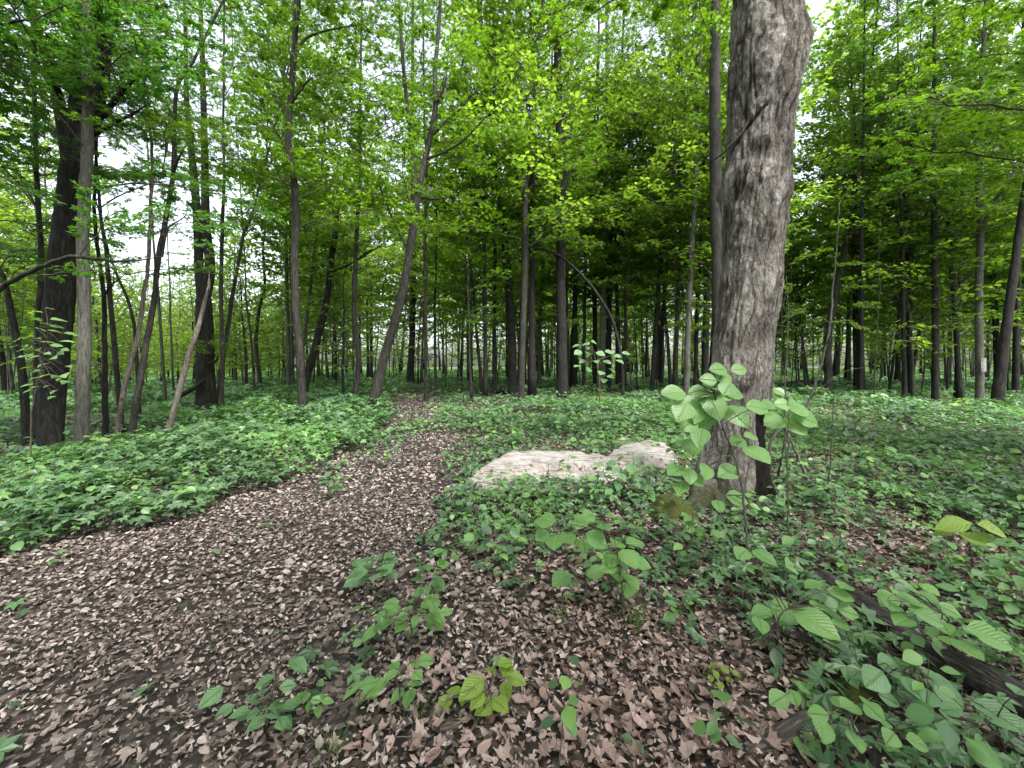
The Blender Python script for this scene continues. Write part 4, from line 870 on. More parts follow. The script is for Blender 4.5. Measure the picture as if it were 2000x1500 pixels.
# ------------------------------------------------------------------ the big grey tree
BT_D = 4.22
def big_tree():
    root = thing('big_tree', (2.27, BT_D, gz(2.27, BT_D)), 'big grey-barked trunk right of the stone slab, thickest tree in view, with a black hollow', 'tree', 'large old trees')
    off = np.array(root.location)
    E = [(-200, 1448, 1562), (-60, 1436, 1560), (0, 1431, 1562), (35, 1428, 1564), (95, 1424, 1575), (135, 1422, 1570), (175, 1421, 1560), (245, 1421, 1550), (315, 1416, 1545), (360, 1409, 1543), (420, 1408, 1534), (518, 1410, 1527), (590, 1401, 1524), (660, 1392, 1513), (730, 1387, 1509), (800, 1383, 1502), (870, 1371, 1500), (930, 1356, 1502), (965, 1342, 1506), (1000, 1326, 1514), (1040, 1310, 1524)]
    E = E[::-1]
    zs = np.array([EYE + (HZ - e[0]) / F * BT_D for e in E]); cx = np.array([((e[1] + e[2]) / 2 - 1000) / F * BT_D for e in E]); rr = np.array([(e[2] - e[1]) / 2 / F * BT_D for e in E]) * .885
    n, m = 640, 260; Z = np.linspace(zs[0], zs[-1] + 1.5, n); CX = np.interp(Z, zs, cx); RR = np.interp(Z, zs, rr)
    # smooth the table
    ker = np.hanning(19); ker /= ker.sum(); CX = np.convolve(np.pad(CX, 9, 'edge'), ker, 'valid'); RR = np.convolve(np.pad(RR, 9, 'edge'), ker, 'valid')
    th = np.arange(m) / m * 2 * pi; TH, ZZ = np.meshgrid(th, Z)
    U = TH / (2 * pi)
    g0 = ZZ - off[2]
    r = RR[:, None] * np.ones(m)[None]
    # root flare lobes
    fl = np.exp(-np.clip(g0, 0, 9) / .28); r = r * (1 + .16 * fl * (np.cos(TH * 4 + .6) + .5 * np.cos(TH * 7 + 2)))
    tw = ZZ * .12
    warp = .12 * fbm(U * 8, ZZ * 1.5, 2, o=3, px=8)
    plate = fbm((U + warp * .15 + tw * .15) * 34, ZZ * 2.6, 4, o=4, px=0)
    # make the seam at the back: blend periodic noise instead
    slant = ZZ * .9 * np.clip((2.6 - ZZ) / 1.5, -.6, 1)
    plate = fbm(U * 30 + warp * 4 + slant, ZZ * 2.4, 4, o=4, px=30)
    ridg = 1 - np.abs(fbm(U * 26 + warp * 6 + slant, ZZ * 2.0, 9, o=4, px=26)) * 3.2
    crack = np.clip(ridg - .35, 0, 1)
    scaly = np.clip((ZZ - 2.2) / 1.6, 0, 1) * (.5 + .5 * np.clip(fbm(U * 5, ZZ * 1.1, 6, o=2, px=5) * 2.5, -1, 1))
    chips = fbm(U * 44, ZZ * 7.5, 12, o=3, px=44)
    lump = fbm(U * 4, ZZ * 1.6, 20, o=3, px=4)
    r = r + .014 * plate - .020 * crack * (.4 + .6 * np.clip(lump + .5, 0, 1)) + chips * (.010 + .022 * scaly) + .010 * fbm(U * 90, ZZ * 16, 15, o=2, px=90) + .018 * lump
    def bumpat(py, ang, s, a, w=.5):
        zc = EYE + (HZ - py) / F * BT_D; da = (TH - ang % (2 * pi) + pi) % (2 * pi) - pi
        return a * np.exp(-((ZZ - zc) / s) ** 2 - (da / w) ** 2)
    r = r + bumpat(372, 2.75, .12, .05, .45) + bumpat(95, -.5, .22, .03, .6) + bumpat(385, -.7, .10, .03, .35) + bumpat(130, -2.2, .3, .03, .5) + bumpat(300, -1.9, .10, .05, .3) + bumpat(205, -1.3, .16, .03, .4) + bumpat(440, -.3, .08, .03, .3)
    # slanting scar
    sc_z = EYE + (HZ - 275) / F * BT_D; da = (TH + pi - 1.0 + .0 + pi) % (2 * pi) - pi
    line = ZZ - sc_z - .32 * (TH - (pi + .55)); r = r - .03 * np.exp(-(line / .022) ** 2) * ((TH > pi + .02) & (TH < pi + 1.25))
    # hollow on the right side of the foot
    hol = np.exp(-(((TH - (2 * pi - .98) - .12 * vnoise(ZZ * 6, ZZ * 0))) / np.where(TH > 2 * pi - .98, .8, .36)) ** 4) * np.clip((1.02 + .12 * vnoise(U * 60, ZZ * 0) - g0) / .2, 0, 1)
    r = r - hol * .055 * (1 + .6 * chips)
    x = CX[:, None] + r * np.cos(TH); y = BT_D + r * np.sin(TH) * .95
    v = np.stack([x, y, ZZ], -1).reshape(-1, 3)
    scz = np.clip((ZZ - 1.9) / 1.2, 0, 1)
    pat = fbm(U * 14 + warp * 2, ZZ * 3.0, 31, o=5, px=14) * 1.2 + .5 * chips * scz + .4 * fbm(U * 60, ZZ * 7, 5, o=3, px=60)
    light = np.clip((pat - .04) / .35, 0, 1) * (.25 + .5 * scz)
    dark = np.clip(crack * 1.5, 0, 1) * (.5 + .5 * np.clip(.5 - pat, 0, 1)) + .22 * np.clip((-pat - .2) / .3, 0, 1) * scz + .8 * (np.exp(-(line / .03) ** 2) * ((TH > pi + .02) & (TH < pi + 1.25)))
    i, j = np.meshgrid(np.arange(n - 1), np.arange(m), indexing='ij'); a = i * m + j; b = i * m + (j + 1) % m
    f = np.concatenate([np.stack([a, b, b + m], -1).reshape(-1, 3), np.stack([a, b + m, a + m], -1).reshape(-1, 3)])
    hf = np.concatenate([(hol[:-1]).ravel(), (hol[:-1]).ravel()]) > .35
    mb = MB(); mb.add(v, f[~hf], 0, True); to = mb.obj('trunk', M_BIG, root, off=off)
    for nm_, ar in (('furrow', dark), ('lichen', light)):
        a_ = to.data.attributes.new(nm_, 'FLOAT', 'POINT'); a_.data.foreach_set('value', np.clip(ar, 0, 1).astype(np.float32).ravel())
    used, inv = np.unique(f[hf], return_inverse=True); mb = MB(); mb.add(v[used], inv.reshape(-1, 3), 0, True); o = mb.obj('hollow', M_HOLLOW, root, off=off); o['label'] = 'black hollow at the foot of the trunk'
    # roots
    g = np.random.default_rng(3)
    for a, L, s in ((2.9, .75, .12), (3.6, .95, .14), (4.3, .55, .12), (5.2, .6, .10), (.3, .7, .12), (1.5, .7, .12)):
        t = np.linspace(0, 1, 7); c, s_ = cos(a), sin(a); wob = np.cumsum(g.normal(0, .03, 7))
        X = 2.22 + c * (.12 + L * t) - s_ * wob; Y = BT_D + s_ * (.12 + L * t) + c * wob; Zr = ground_z(X, Y) + .16 * (1 - t) ** 1.6 - .04 * t
        Zr -= .05; mb = MB(); tube(mb, np.stack([X, Y, Zr], -1), s * (1 - .8 * t), 14, 0, bump=.4, seed=int(a * 10)); mb.obj('root', M_BIG if a > 4 or a < 1 else M_BIG, root, off=off)
    # moss on the left root
    mb = MB(); c0 = on_ground(1318, 1012); k = 2600; rg = g.normal(0, 1, (k, 2)) * (.13, .10)
    X = c0[0] + rg[:, 0]; Y = c0[1] + rg[:, 1]; hh = .15 * np.exp(-(rg[:, 0] / .16) ** 2 - (rg[:, 1] / .12) ** 2)
    nn = 24; gx, gy = np.meshgrid(np.linspace(-1, 1, nn), np.linspace(-1, 1, nn)); rad = np.hypot(gx, gy)
    mx_, my_ = c0[0] + gx * .26, c0[1] + .08 + gy * .2; mz = ground_z(mx_, my_) + .19 * np.clip(1 - rad ** 2, -.3, 1) * (1 + .5 * fbm(gx * 3, gy * 3, 2)) - .02
    ii, jj = np.meshgrid(np.arange(nn - 1), np.arange(nn - 1), indexing='ij'); a = ii * nn + jj
    mb.add(np.stack([mx_, my_, mz], -1).reshape(-1, 3), np.concatenate([np.stack([a, a + 1, a + nn + 1], -1).reshape(-1, 3), np.stack([a, a + nn + 1, a + nn], -1).reshape(-1, 3)]), 0, True)
    mb.obj('moss', M_MOSS, root, off=off)
    # dead twig on the scar and crown boughs
    mb = MB(); tube(mb, [at(1462, 236, 3.9), at(1450, 258, 3.86), at(1430, 280, 3.84), at(1408, 303, 3.86), at(1385, 318, 3.9)], [.006, .012, .016, .01, .004], 7, 0); mb.obj('limb', M_DARK, root, off=off)
    for i in range(10):
        p = np.array([CX[-1] * .3 + 2.6 * .7, BT_D, 5.9 + .18 * i]); add_bough(root, p, g, g.uniform(.8, 1.1), False, off, g.uniform(0, 6.28))
big_tree()

# ------------------------------------------------------------------ stones
def slab(label, pix, h, t, name='stone_slab', seed=0, tilt=0.0, group='pale flat stones beside the big tree'):
    P = []
    for a, b in pix:
        d = (EYE - h) * F / (b - HZ); P.append(((a - 1000) / F * d, d))
    P = np.array(P); c = P.mean(0); base = (c[0], c[1], gz(*c))
    Pl = P - c; Q = np.vstack([Pl, Pl[:1]]); s = np.concatenate([[0], np.cumsum(np.linalg.norm(np.diff(Q, axis=0), axis=1))]); s /= s[-1]
    m = 120; tt = np.linspace(0, 1, m, endpoint=False); ox = np.interp(tt, s, Q[:, 0]); oy = np.interp(tt, s, Q[:, 1])
    jit = 1 + .05 * fbm(tt * 22, tt * 0, seed, o=4, px=22); ox *= jit; oy *= jit
    rings = [(1.0, -t), (1.02, -t * .5), (1.0, -.03), (.985, -.008), (.95, 0)] + [(k, 0) for k in np.linspace(.9, .03, 26)]
    V = []
    for k, z in rings:
        x, y = ox * k, oy * k
        rel = .030 * fbm((x * cos(.25) + y * sin(.25)) * 2.0 + 5, (y * cos(.25) - x * sin(.25)) * 9, seed, o=4) + .010 * fbm(x * 1.3, y * 1.3, seed + 3, o=2)
        st = np.round((y - x * .2) * 5 + fbm(x * 2.5, y * 2.5, seed) * 1.4) / 5 * .11 * (k < .97)
        edge = .012 * fbm(x * 14, y * 14, seed + z * 30) if k >= .97 else 0
        V.append(np.stack([x + edge, y + edge, base[2] * 0 + h - base[2] + z + rel * (k < .99) + st + tilt * y], -1))
    V = np.array(V).reshape(-1, 3); n = len(rings)
    i, j = np.meshgrid(np.arange(n - 1), np.arange(m), indexing='ij'); a = i * m + j; b = i * m + (j + 1) % m
    f = np.concatenate([np.stack([a, b, b + m], -1).reshape(-1, 3), np.stack([a, b + m, a + m], -1).reshape(-1, 3)])
    V = np.vstack([V, V[-m:].mean(0)]); j = np.arange(m); f = np.vstack([f, np.stack([(n - 1) * m + j, (n - 1) * m + (j + 1) % m, np.full(m, len(V) - 1)], -1)])
    mb = MB(); mb.add(V, f, 0, True); o = mb.obj(name, M_STONE, loc=base); tag(o, label, 'stone', group); return o
slab('long flat pinkish-white stone slab lying left of the big grey tree', [(916, 934), (932, 918), (958, 905), (1000, 896), (1060, 893), (1120, 892), (1175, 896), (1215, 908), (1225, 930), (1205, 952), (1180, 962), (1150, 955), (1085, 950), (1010, 952), (945, 948)], .08, .2, seed=2)
slab('whiter cracked stone slab between the long slab and the big grey tree', [(1178, 898), (1215, 882), (1262, 873), (1300, 876), (1322, 890), (1326, 904), (1300, 911), (1282, 918), (1255, 932), (1222, 950), (1202, 968), (1185, 972), (1176, 950), (1190, 920)], .075, .22, seed=8)
slab('small pale stone lying in the leaves behind the slabs', [(1199, 860), (1215, 857), (1232, 858), (1236, 862), (1226, 865), (1205, 864)], .03, .1, name='stone', seed=5)
slab('small grey-white pebble on the left part of the path', [(555, 1096), (563, 1091), (572, 1093), (573, 1100), (562, 1103)], .03, .05, name='pebble', seed=7)

# ------------------------------------------------------------------ logs, sticks
def log(label, pts, mat, name='log', sides=18, seed=0, cat='log', group=None, bump=.16):
    """pts: world points with radius"""
    P = np.array([p[:3] for p in pts], float); r = np.array([p[3] for p in pts]); Q, q = resample(P, r, max(12, len(pts) * 9))
    c = P.mean(0); yaw = math.atan2(P[-1, 1] - P[0, 1], P[-1, 0] - P[0, 0]); Q = Q - c; cc, ss = cos(-yaw), sin(-yaw)
    Q = np.stack([Q[:, 0] * cc - Q[:, 1] * ss, Q[:, 0] * ss + Q[:, 1] * cc, Q[:, 2]], -1)
    mb = MB(); tube(mb, Q, q, sides, 0, bump=bump, seed=seed)
    o = mb.obj(name, mat, loc=c); o.rotation_euler = (0, 0, yaw); tag(o, label, cat, group); return o
def gp(px, py, r, lift=.7):
    p = on_ground(px, py); return (p[0], p[1], p[2] + r * lift, r)
log('long rotting grey-black log running to the lower right corner', [gp(1530, 1105, .04), gp(1620, 1150, .055), gp(1700, 1212, .068), gp(1800, 1290, .066), gp(1900, 1345, .075), gp(2000, 1400, .078), gp(2120, 1465, .08)], M_LOG, sides=28, seed=3, group='fallen logs')
log('short chunk of weathered grey wood half buried at the lower right', [gp(1460, 1478, .02, .2), gp(1510, 1450, .035, .2), gp(1560, 1425, .04, .2), gp(1600, 1395, .03, .2)], M_DEADLOG, seed=5, group='fallen logs')
log('mossy dark stump of wood under the lower right saplings', [gp(1600, 1395, .03, .2), gp(1660, 1365, .06, .2), gp(1715, 1340, .04, .2)], M_MOSS, seed=6, group='fallen logs')
log('small grey wood chunk at the bottom just left of the yellow-green seedling foot', [gp(858, 1432, .018), gp(878, 1424, .022), gp(897, 1418, .018)], M_DEADLOG, name='wood_chunk', seed=7, cat='wood chunk', group='wood chunks at the bottom')
log('splintered wood chunk pointing right of the yellow-green seedling', [gp(985, 1385, .018), gp(1015, 1395, .02), gp(1043, 1405, .012)], M_DEADLOG, name='wood_chunk', seed=8, cat='wood chunk', group='wood chunks at the bottom')
log('thin broken wood chunk just below the yellow-green seedling', [gp(965, 1440, .018), gp(985, 1428, .022), gp(1000, 1412, .014)], M_DEADLOG, name='wood_chunk', seed=9, cat='wood chunk', group='wood chunks at the bottom')
log('grey stick emerging from seedlings at the right edge of the path', [gp(752, 1150, .02), gp(800, 1115, .024), gp(850, 1078, .02)], M_DEADLOG, name='stick', seed=10, cat='stick', group='fallen sticks')
log('long dark stick lying near the left edge of the path', [gp(-30, 1200, .012), gp(40, 1190, .012), gp(110, 1172, .008)], M_DARK, name='stick', seed=12, cat='stick', group='fallen sticks')
log('dark fallen log behind the path, left of the straight dark rough trunk', [gp(958, 768, .09), gp(1000, 770, .10), gp(1045, 764, .08)], M_DARK, seed=13, group='fallen logs')
log('dark fallen log lying right behind the straight dark rough trunk', [gp(1105, 758, .10), gp(1150, 757, .12), gp(1175, 755, .1)], M_DARK, seed=14, group='fallen logs')
log('dark mound-like log behind the right side of the big grey tree', [gp(1520, 762, .2), gp(1570, 757, .28), gp(1640, 754, .2)], M_DARK, seed=15, group='fallen logs')
log('dark fallen branch lying against the foot of the stout twin-stemmed tree', [(*at(345, 776, 11.0), .07), (*at(375, 760, 11.1), .07), (*at(400, 742, 11.2), .05)], M_DARK, name='fallen_branch', seed=16, cat='branch', group='fallen branches')
for k, (a, b, c_, d_, lab) in enumerate([(0, 835, 60, 822, 'fallen log at the left edge behind the thick dark forked trunk'), (200, 862, 265, 848, 'mouldering log at the foot of the brown forked leaning trunk'), (-20, 862, 75, 850, 'bleached fallen branch at the left edge of the picture')]):
    log(lab, [gp(a, b, .07), gp((a + c_) / 2, (b + d_) / 2 - 3, .08), gp(c_, d_, .05)], M_DEAD if k == 2 else M_DARK, seed=20 + k, group='fallen logs')
def pole(label, pts, d, r, mat, name='dead_stem', cat='stem', group='thin bare stems beside the big tree', dy=0, twigs=()):
    P = np.array([at(x, y, d) for x, y in pts]); P[:, 1] += np.linspace(0, dy, len(P)); k = len(P)
    z = gz(P[0, 0], P[0, 1]); P[0, 2] = z - .02
    base = P[0].copy(); root = thing(name, base, label, cat, group); Q, q = resample(P, np.linspace(r, r * .35, k), k * 7); Q[1:] += RNG.normal(0, .004, Q[1:].shape)
    mb = MB(); tube(mb, Q, q, 8, 0, bump=.1); mb.obj('stem', mat, root, off=base)
    for tw in twigs:
        T = np.array([at(x, y, d) for x, y in tw]); j = np.argmin(np.linalg.norm(Q - T[0], axis=1)); T[0] = Q[j]; mb = MB(); T2, r2 = resample(T, np.linspace(r * .4, .002, len(T)), len(T) * 5); tube(mb, T2, r2, 6, 0); mb.obj('twig', mat, root, off=base)
    return root
pole('long greenish bare pole leaning up to the right from behind the big grey tree', [(1506, 925), (1512, 862), (1575, 812), (1612, 755), (1648, 646), (1663, 555), (1678, 470), (1692, 370)], 4.9, .02, M_GREEN, dy=.4, twigs=[[(1640, 668), (1625, 640), (1600, 620), (1560, 640)], [(1600, 770), (1640, 730), (1700, 715)], [(1560, 820), (1600, 812)]])
pole('weathered grey stick slanting down to the right beside the black hollow', [(1594, 975), (1568, 915), (1545, 860), (1532, 832)], 4.4, .022, M_DEAD)
pole('short dark stick standing beside the black hollow', [(1518, 930), (1528, 880), (1535, 845)], 4.7, .014, M_MID)
pole('very thin upright twig two steps right of the big grey tree', [(1612, 980), (1622, 900), (1626, 820), (1628, 770)], 4.2, .007, M_GREEN, twigs=[[(1628, 800), (1650, 790), (1675, 780)]])
pole('thin pale upright sapling stem hugging the right side of the big grey tree', [(1534, 900), (1533, 780), (1537, 680), (1540, 620), (1535, 540)], 5.4, .010, M_PALE, twigs=[[(1537, 680), (1560, 690), (1600, 680)], [(1538, 640), (1520, 635), (1495, 632)], [(1537, 620), (1530, 595), (1540, 560)]])
pole('pale bent twig rising from the lower right saplings', [(1600, 1500), (1640, 1440), (1690, 1395), (1715, 1340), (1718, 1325)], 1.85, .007, M_PALE, twigs=[[(1690, 1395), (1700, 1370), (1712, 1350)]], group='thin twigs in the foreground')
pole('slender curved twig arching over the mossy stump', [(1612, 1360), (1650, 1325), (1690, 1305), (1725, 1298), (1770, 1275)], 2.05, .005, M_PALE, group='thin twigs in the foreground')
for k, (x0, y0, x1, y1, dd, lab) in enumerate([(1068, 955, 1072, 905, 4.9, 'leafless dark seedling twig in front of the long slab, left one'), (1150, 955, 1140, 905, 4.8, 'leafless dark seedling twig in front of the long slab, right one'), (1210, 975, 1175, 915, 4.4, 'dark twig rising in front of the crack between the slabs')]):
    pole(lab, [(x0, y0 + 20), (x0 + 2, y0 - 10), ((x0 + x1) / 2, (y0 + y1) / 2), (x1, y1)], dd, .006, M_DARK, name='bare_twig', cat='twig', group='twigs by the slabs', twigs=[[(x0 + 2, y0 - 15), (x0 + 18, y0 - 30), (x0 + 26, y0 - 48)], [((x0 + x1) / 2, (y0 + y1) / 2), (x1 - 14, y1 + 5), (x1 - 20, y1 - 8)]])

# ------------------------------------------------------------------ leafy saplings and seedlings
LEAFM = {}
def leaf_mesh(shape, mat, v):
    key = (shape, mat.name, v)
    if key not in LEAFM:
        pr = {'ovate': OVATE, 'broad': BROAD, 'lance': LANCE}[shape]; g = random.Random(v); V = pr[0].copy()
        V[:, 2] += g.uniform(-.12, .05) * V[:, 0] ** 2 + .012 * np.sin(V[:, 0] * 17 + v) * (np.abs(V[:, 1]) > .05); V[:, 1] *= g.uniform(.9, 1.12)
        mb = MB(); mb.add(V, pr[1], 0, True, pr[2]); LEAFM[key] = mb.mesh('leaf', mat, uv=True)
    return LEAFM[key]
def sapling(label, base, d, stem, leaves, mat=M_SAP, shape='ovate', name='sapling', group='broad-leaved saplings in the foreground', r=.006, auto=None, sm=M_TWIG, depth=.12):
    """stem: photo points at distance d; leaves: (x, y, length px, angle deg in the picture)"""
    rng = np.random.default_rng(abs(hash(label)) % 1 + len(label) * 131 + int(base[0] * 7 + base[1]))
    b = on_ground(*base) if d is None else None
    if d is None: d = b[1]
    else: b = at(base[0], base[1], d); b[2] = gz(b[0], b[1])
    root = thing(name, b, label, 'sapling' if name == 'sapling' else 'seedling', group)
    P = [b] + [at(x, y, d) for x, y in stem]; P = np.array(P); Q, q = resample(P, np.linspace(r, r * .45, len(P)), max(8, 6 * len(P))); Q[1:] += rng.normal(0, .003, Q[1:].shape)
    mb = MB(); tube(mb, Q, q, 7, 0, bump=.08)
    allL = list(leaves)
    if auto:
        cx, cy, wx, wy, n, ln = auto
        for i in range(n):
            a = i * 137.5 + rng.uniform(-25, 25); k = math.sqrt((i + .6) / n)
            allL.append((cx + wx * k * cos(radians(a)), cy - wy * k * sin(radians(a)), ln * rng.uniform(.7, 1.15), a))
    for (x, y, ln, a) in allL:
        p = at(x, y, d); p[1] += rng.uniform(-depth, depth); p = at(x, y, p[1])
        sn = max(.32, min(.8, (y - HZ) / math.hypot(y - HZ, F))) if y > HZ else .32
        a += rng.uniform(-9, 9)
        kk = min(1, max(0, (1120 - y) / 330)) * (.25 if d > 5 else .72); dv = np.array([cos(radians(a)), sin(radians(a)) / sn * .8 * (1 - kk) - .25 * kk, sin(radians(a)) * kk + rng.normal(-.12, .08)]); dv /= np.linalg.norm(dv)
        fore = math.hypot(dv[0], dv[1] * sn - dv[2] * 0) ; L = ln / F * p[1] * (.85 if d > 5 else .95)
        start = p - dv * L * .45; start[2] = max(start[2], gz(start[0], start[1]) + .03)
        nm = np.array([rng.normal(0, .3), -.35 - .75 * kk + rng.normal(0, .25), 1.0 - .3 * kk])
        Rm = rot_from(dv[None], nm[None])[0]
        o = link('leaf', leaf_mesh(shape, mat, int(rng.integers(0, 6))), root)
        mt = Matrix(((*Rm[0] * L, start[0] - b[0]), (*Rm[1] * L, start[1] - b[1]), (*Rm[2] * L, start[2] - b[2]), (0, 0, 0, 1)))
        o.matrix_local = mt
        # petiole twig from the closest stem point
        k = np.argmin(np.linalg.norm(Q[len(Q) // 4:] - start, axis=1)) + len(Q) // 4; s0 = Q[k]
        mid = (s0 + start) / 2 + np.array([0, 0, .02]); tube(mb, np.array([s0, mid, start]), [r * .45, r * .35, .0012], 4, 0, cap=False)
    mb.obj('stem', sm, root, off=b); return root
M_ = M_SAP
# the tall one in front of the big tree
sapling('tall sapling with large pale leaves in front of the big grey tree', (1462, 1128), 2.78,
        [(1458, 1040), (1452, 985), (1447, 940), (1430, 880), (1410, 830), (1400, 790), (1395, 760)],
        [(1318, 768, 52, 160), (1335, 800, 56, 235), (1352, 785, 40, 200), (1368, 765, 46, 170), (1362, 800, 60, 250), (1345, 826, 50, 215), (1395, 792, 58, 275), (1378, 820, 44, 240), (1430, 765, 50, 5), (1412, 738, 40, 30), (1405, 722, 40, 170), (1442, 722, 34, 20), (1436, 808, 62, 290), (1398, 752, 46, 140), (1420, 760, 44, 60), (1385, 742, 36, 165), (1478, 795, 48, 10), (1500, 790, 38, 40), (1368, 850, 54, 235), (1352, 870, 52, 250), (1475, 885, 62, 300), (1442, 862, 40, 200), (1466, 852, 34, 15), (1415, 770, 44, 210), (1385, 775, 46, 190), (1425, 920, 50, 190), (1380, 918, 46, 240), (1345, 925, 42, 260), (1320, 918, 44, 200), (1437, 974, 46, 350), (1403, 985, 36, 240), (1330, 952, 40, 225), (1360, 938, 34, 300)],
        r=.010, sm=M_PALE, shape='broad', depth=.16)
sapling('small five-leaved sapling just right of the black hollow', (1540, 1000), 3.3, [(1538, 900), (1540, 840), (1542, 800)],
        [(1515, 820, 52, 195), (1560, 800, 46, 20), (1552, 828, 52, 300), (1575, 818, 44, 340), (1530, 790, 34, 150), (1548, 788, 32, 40), (1522, 765, 24, 120)], r=.006, shape='broad')
sapling('spicebush seedling with large serrated leaves below the stone slabs', (1215, 1205), None, [(1215, 1140), (1208, 1090), (1200, 1050)],
        [(1228, 1087, 54, 285), (1163, 1052, 50, 335), (1195, 1092, 44, 230), (1205, 1062, 40, 60), (1098, 1130, 50, 205), (1165, 1118, 42, 170), (1190, 1108, 40, 200), (1086, 1056, 52, 250), (1110, 1050, 38, 285), (1068, 1018, 46, 160), (1150, 1008, 40, 20), (1240, 1060, 46, 15), (1205, 1118, 38, 270), (1232, 1132, 42, 310), (1225, 1150, 44, 250), (1135, 1020, 40, 150), (1060, 1045, 36, 200), (1250, 1100, 40, 345), (1140, 1062, 44, 262), (1180, 1030, 40, 120)], r=.007, shape='broad')
sapling('yellow-green seedling with pointed leaves at the bottom centre', (948, 1412), None, [(945, 1370), (955, 1340), (960, 1320)],
        [(925, 1340, 66, 215), (935, 1362, 46, 240), (888, 1350, 40, 170), (990, 1310, 46, 60), (1005, 1325, 46, 350), (988, 1345, 42, 280), (975, 1375, 48, 330), (950, 1380, 50, 210), (870, 1385, 46, 230), (905, 1380, 36, 260), (960, 1310, 30, 100), (985, 1295, 40, 30)], mat=M_SAPY, name='seedling', r=.004)
sapling('light green seedling arching left at the bottom, beside the yellow-green one', (790, 1400), None, [(780, 1350), (770, 1320), (740, 1330), (700, 1380)],
        [(800, 1360, 46, 270), (778, 1355, 40, 245), (808, 1335, 34, 20), (770, 1300, 38, 150), (830, 1290, 40, 30), (812, 1298, 30, 120), (815, 1318, 32, 330), (740, 1340, 50, 215), (715, 1360, 48, 220), (692, 1385, 48, 225), (765, 1318, 36, 220), (720, 1335, 40, 190), (735, 1365, 34, 250)], name='seedling', r=.004)
sapling('small seedling with rounded leaflets left of the light green arching one', (632, 1392), None, [(622, 1372)], [], auto=(608, 1368, 34, 22, 11, 28), mat=M_SAP, name='seedling', r=.003)
sapling('weedy seedling with dark leaves at the right edge of the open path', (520, 1430), None, [(530, 1370), (545, 1290), (555, 1220)], [(520, 1330, 40, 200), (580, 1295, 50, 350), (560, 1340, 34, 20), (415, 1360, 50, 240), (440, 1390, 38, 220), (545, 1232, 34, 80)], auto=(520, 1390, 55, 40, 20, 36), mat=M_SAPB, name='seedling', r=.004)
sapling('bluish seedling tuft with drooping leaves where the stick meets the path', (760, 1170), None, [(755, 1130), (748, 1100), (735, 1095)], [(700, 1120, 44, 195), (715, 1105, 42, 190), (735, 1090, 38, 160), (760, 1085, 34, 40), (690, 1135, 38, 210), (755, 1112, 38, 240)], auto=(735, 1112, 42, 28, 10, 34), mat=M_SAPB, name='seedling', r=.004)
sapling('bushy seedling just below the bluish tuft at the edge of the path', (800, 1270), None, [(805, 1220), (815, 1180), (825, 1150)], [(848, 1180, 42, 265), (750, 1220, 54, 205), (765, 1180, 42, 160), (745, 1200, 34, 150), (785, 1225, 34, 230), (870, 1195, 32, 10), (725, 1235, 44, 210)], auto=(812, 1195, 60, 42, 20, 32), name='seedling', r=.005)
sapling('small yellow-green seedling standing alone in the brown leaves', (1410, 1345), None, [(1405, 1320), (1400, 1305)], [(1383, 1312, 24, 190), (1398, 1315, 22, 270), (1415, 1308, 26, 10), (1395, 1298, 22, 100), (1425, 1332, 22, 20), (1408, 1338, 20, 220), (1436, 1342, 20, 330), (1388, 1325, 18, 240)], mat=M_SAPY, name='seedling', r=.003)
sapling('sapling with one very large drooping leaf left of the rotting log', (1520, 1300), None, [(1519, 1250), (1521, 1205), (1540, 1190)],
        [(1588, 1212, 84, 305), (1535, 1195, 66, 215), (1490, 1195, 44, 180), (1485, 1218, 42, 250), (1508, 1178, 34, 90), (1625, 1200, 48, 330), (1655, 1195, 38, 350), (1600, 1185, 40, 20), (1640, 1218, 34, 300), (1590, 1140, 38, 190), (1640, 1160, 46, 345), (1650, 1145, 40, 10), (1585, 1165, 30, 60), (1450, 1080, 42, 200), (1490, 1085, 50, 320), (1545, 1105, 44, 10)], r=.006, shape='broad', depth=.1)
sapling('three-leaved seedling above the grey wood chunk', (1570, 1400), None, [(1560, 1378), (1552, 1365)], [(1522, 1365, 44, 185), (1550, 1360, 34, 250), (1572, 1385, 44, 300), (1568, 1345, 30, 20), (1557, 1335, 30, 95)], name='seedling', r=.004, shape='broad')
sapling('low sapling with round toothed leaves at the bottom right', (1690, 1500), None, [(1680, 1450), (1665, 1415), (1650, 1395)],
        [(1605, 1418, 60, 240), (1660, 1380, 46, 0), (1640, 1372, 36, 120), (1655, 1415, 36, 320), (1705, 1388, 40, 290), (1670, 1445, 44, 250), (1600, 1395, 38, 160), (1575, 1478, 60, 300), (1695, 1372, 36, 40), (1740, 1440, 40, 200), (1760, 1425, 38, 30), (1745, 1470, 40, 260), (1790, 1450, 40, 350), (1725, 1410, 34, 60)], r=.006, shape='broad')
sapling('sapling with pointed leaves crossing the rotting log at the lower right', (1800, 1400), None, [(1800, 1340), (1775, 1315), (1745, 1310)],
        [(1735, 1300, 54, 10), (1710, 1325, 58, 195), (1782, 1340, 48, 260), (1820, 1318, 34, 320), (1795, 1290, 34, 20), (1840, 1330, 36, 350), (1850, 1355, 50, 300), (1760, 1295, 34, 120), (1815, 1360, 44, 210), (1770, 1380, 44, 230), (1790, 1395, 40, 200), (1735, 1365, 36, 330)], mat=M_SAPB, r=.006, shape='broad')
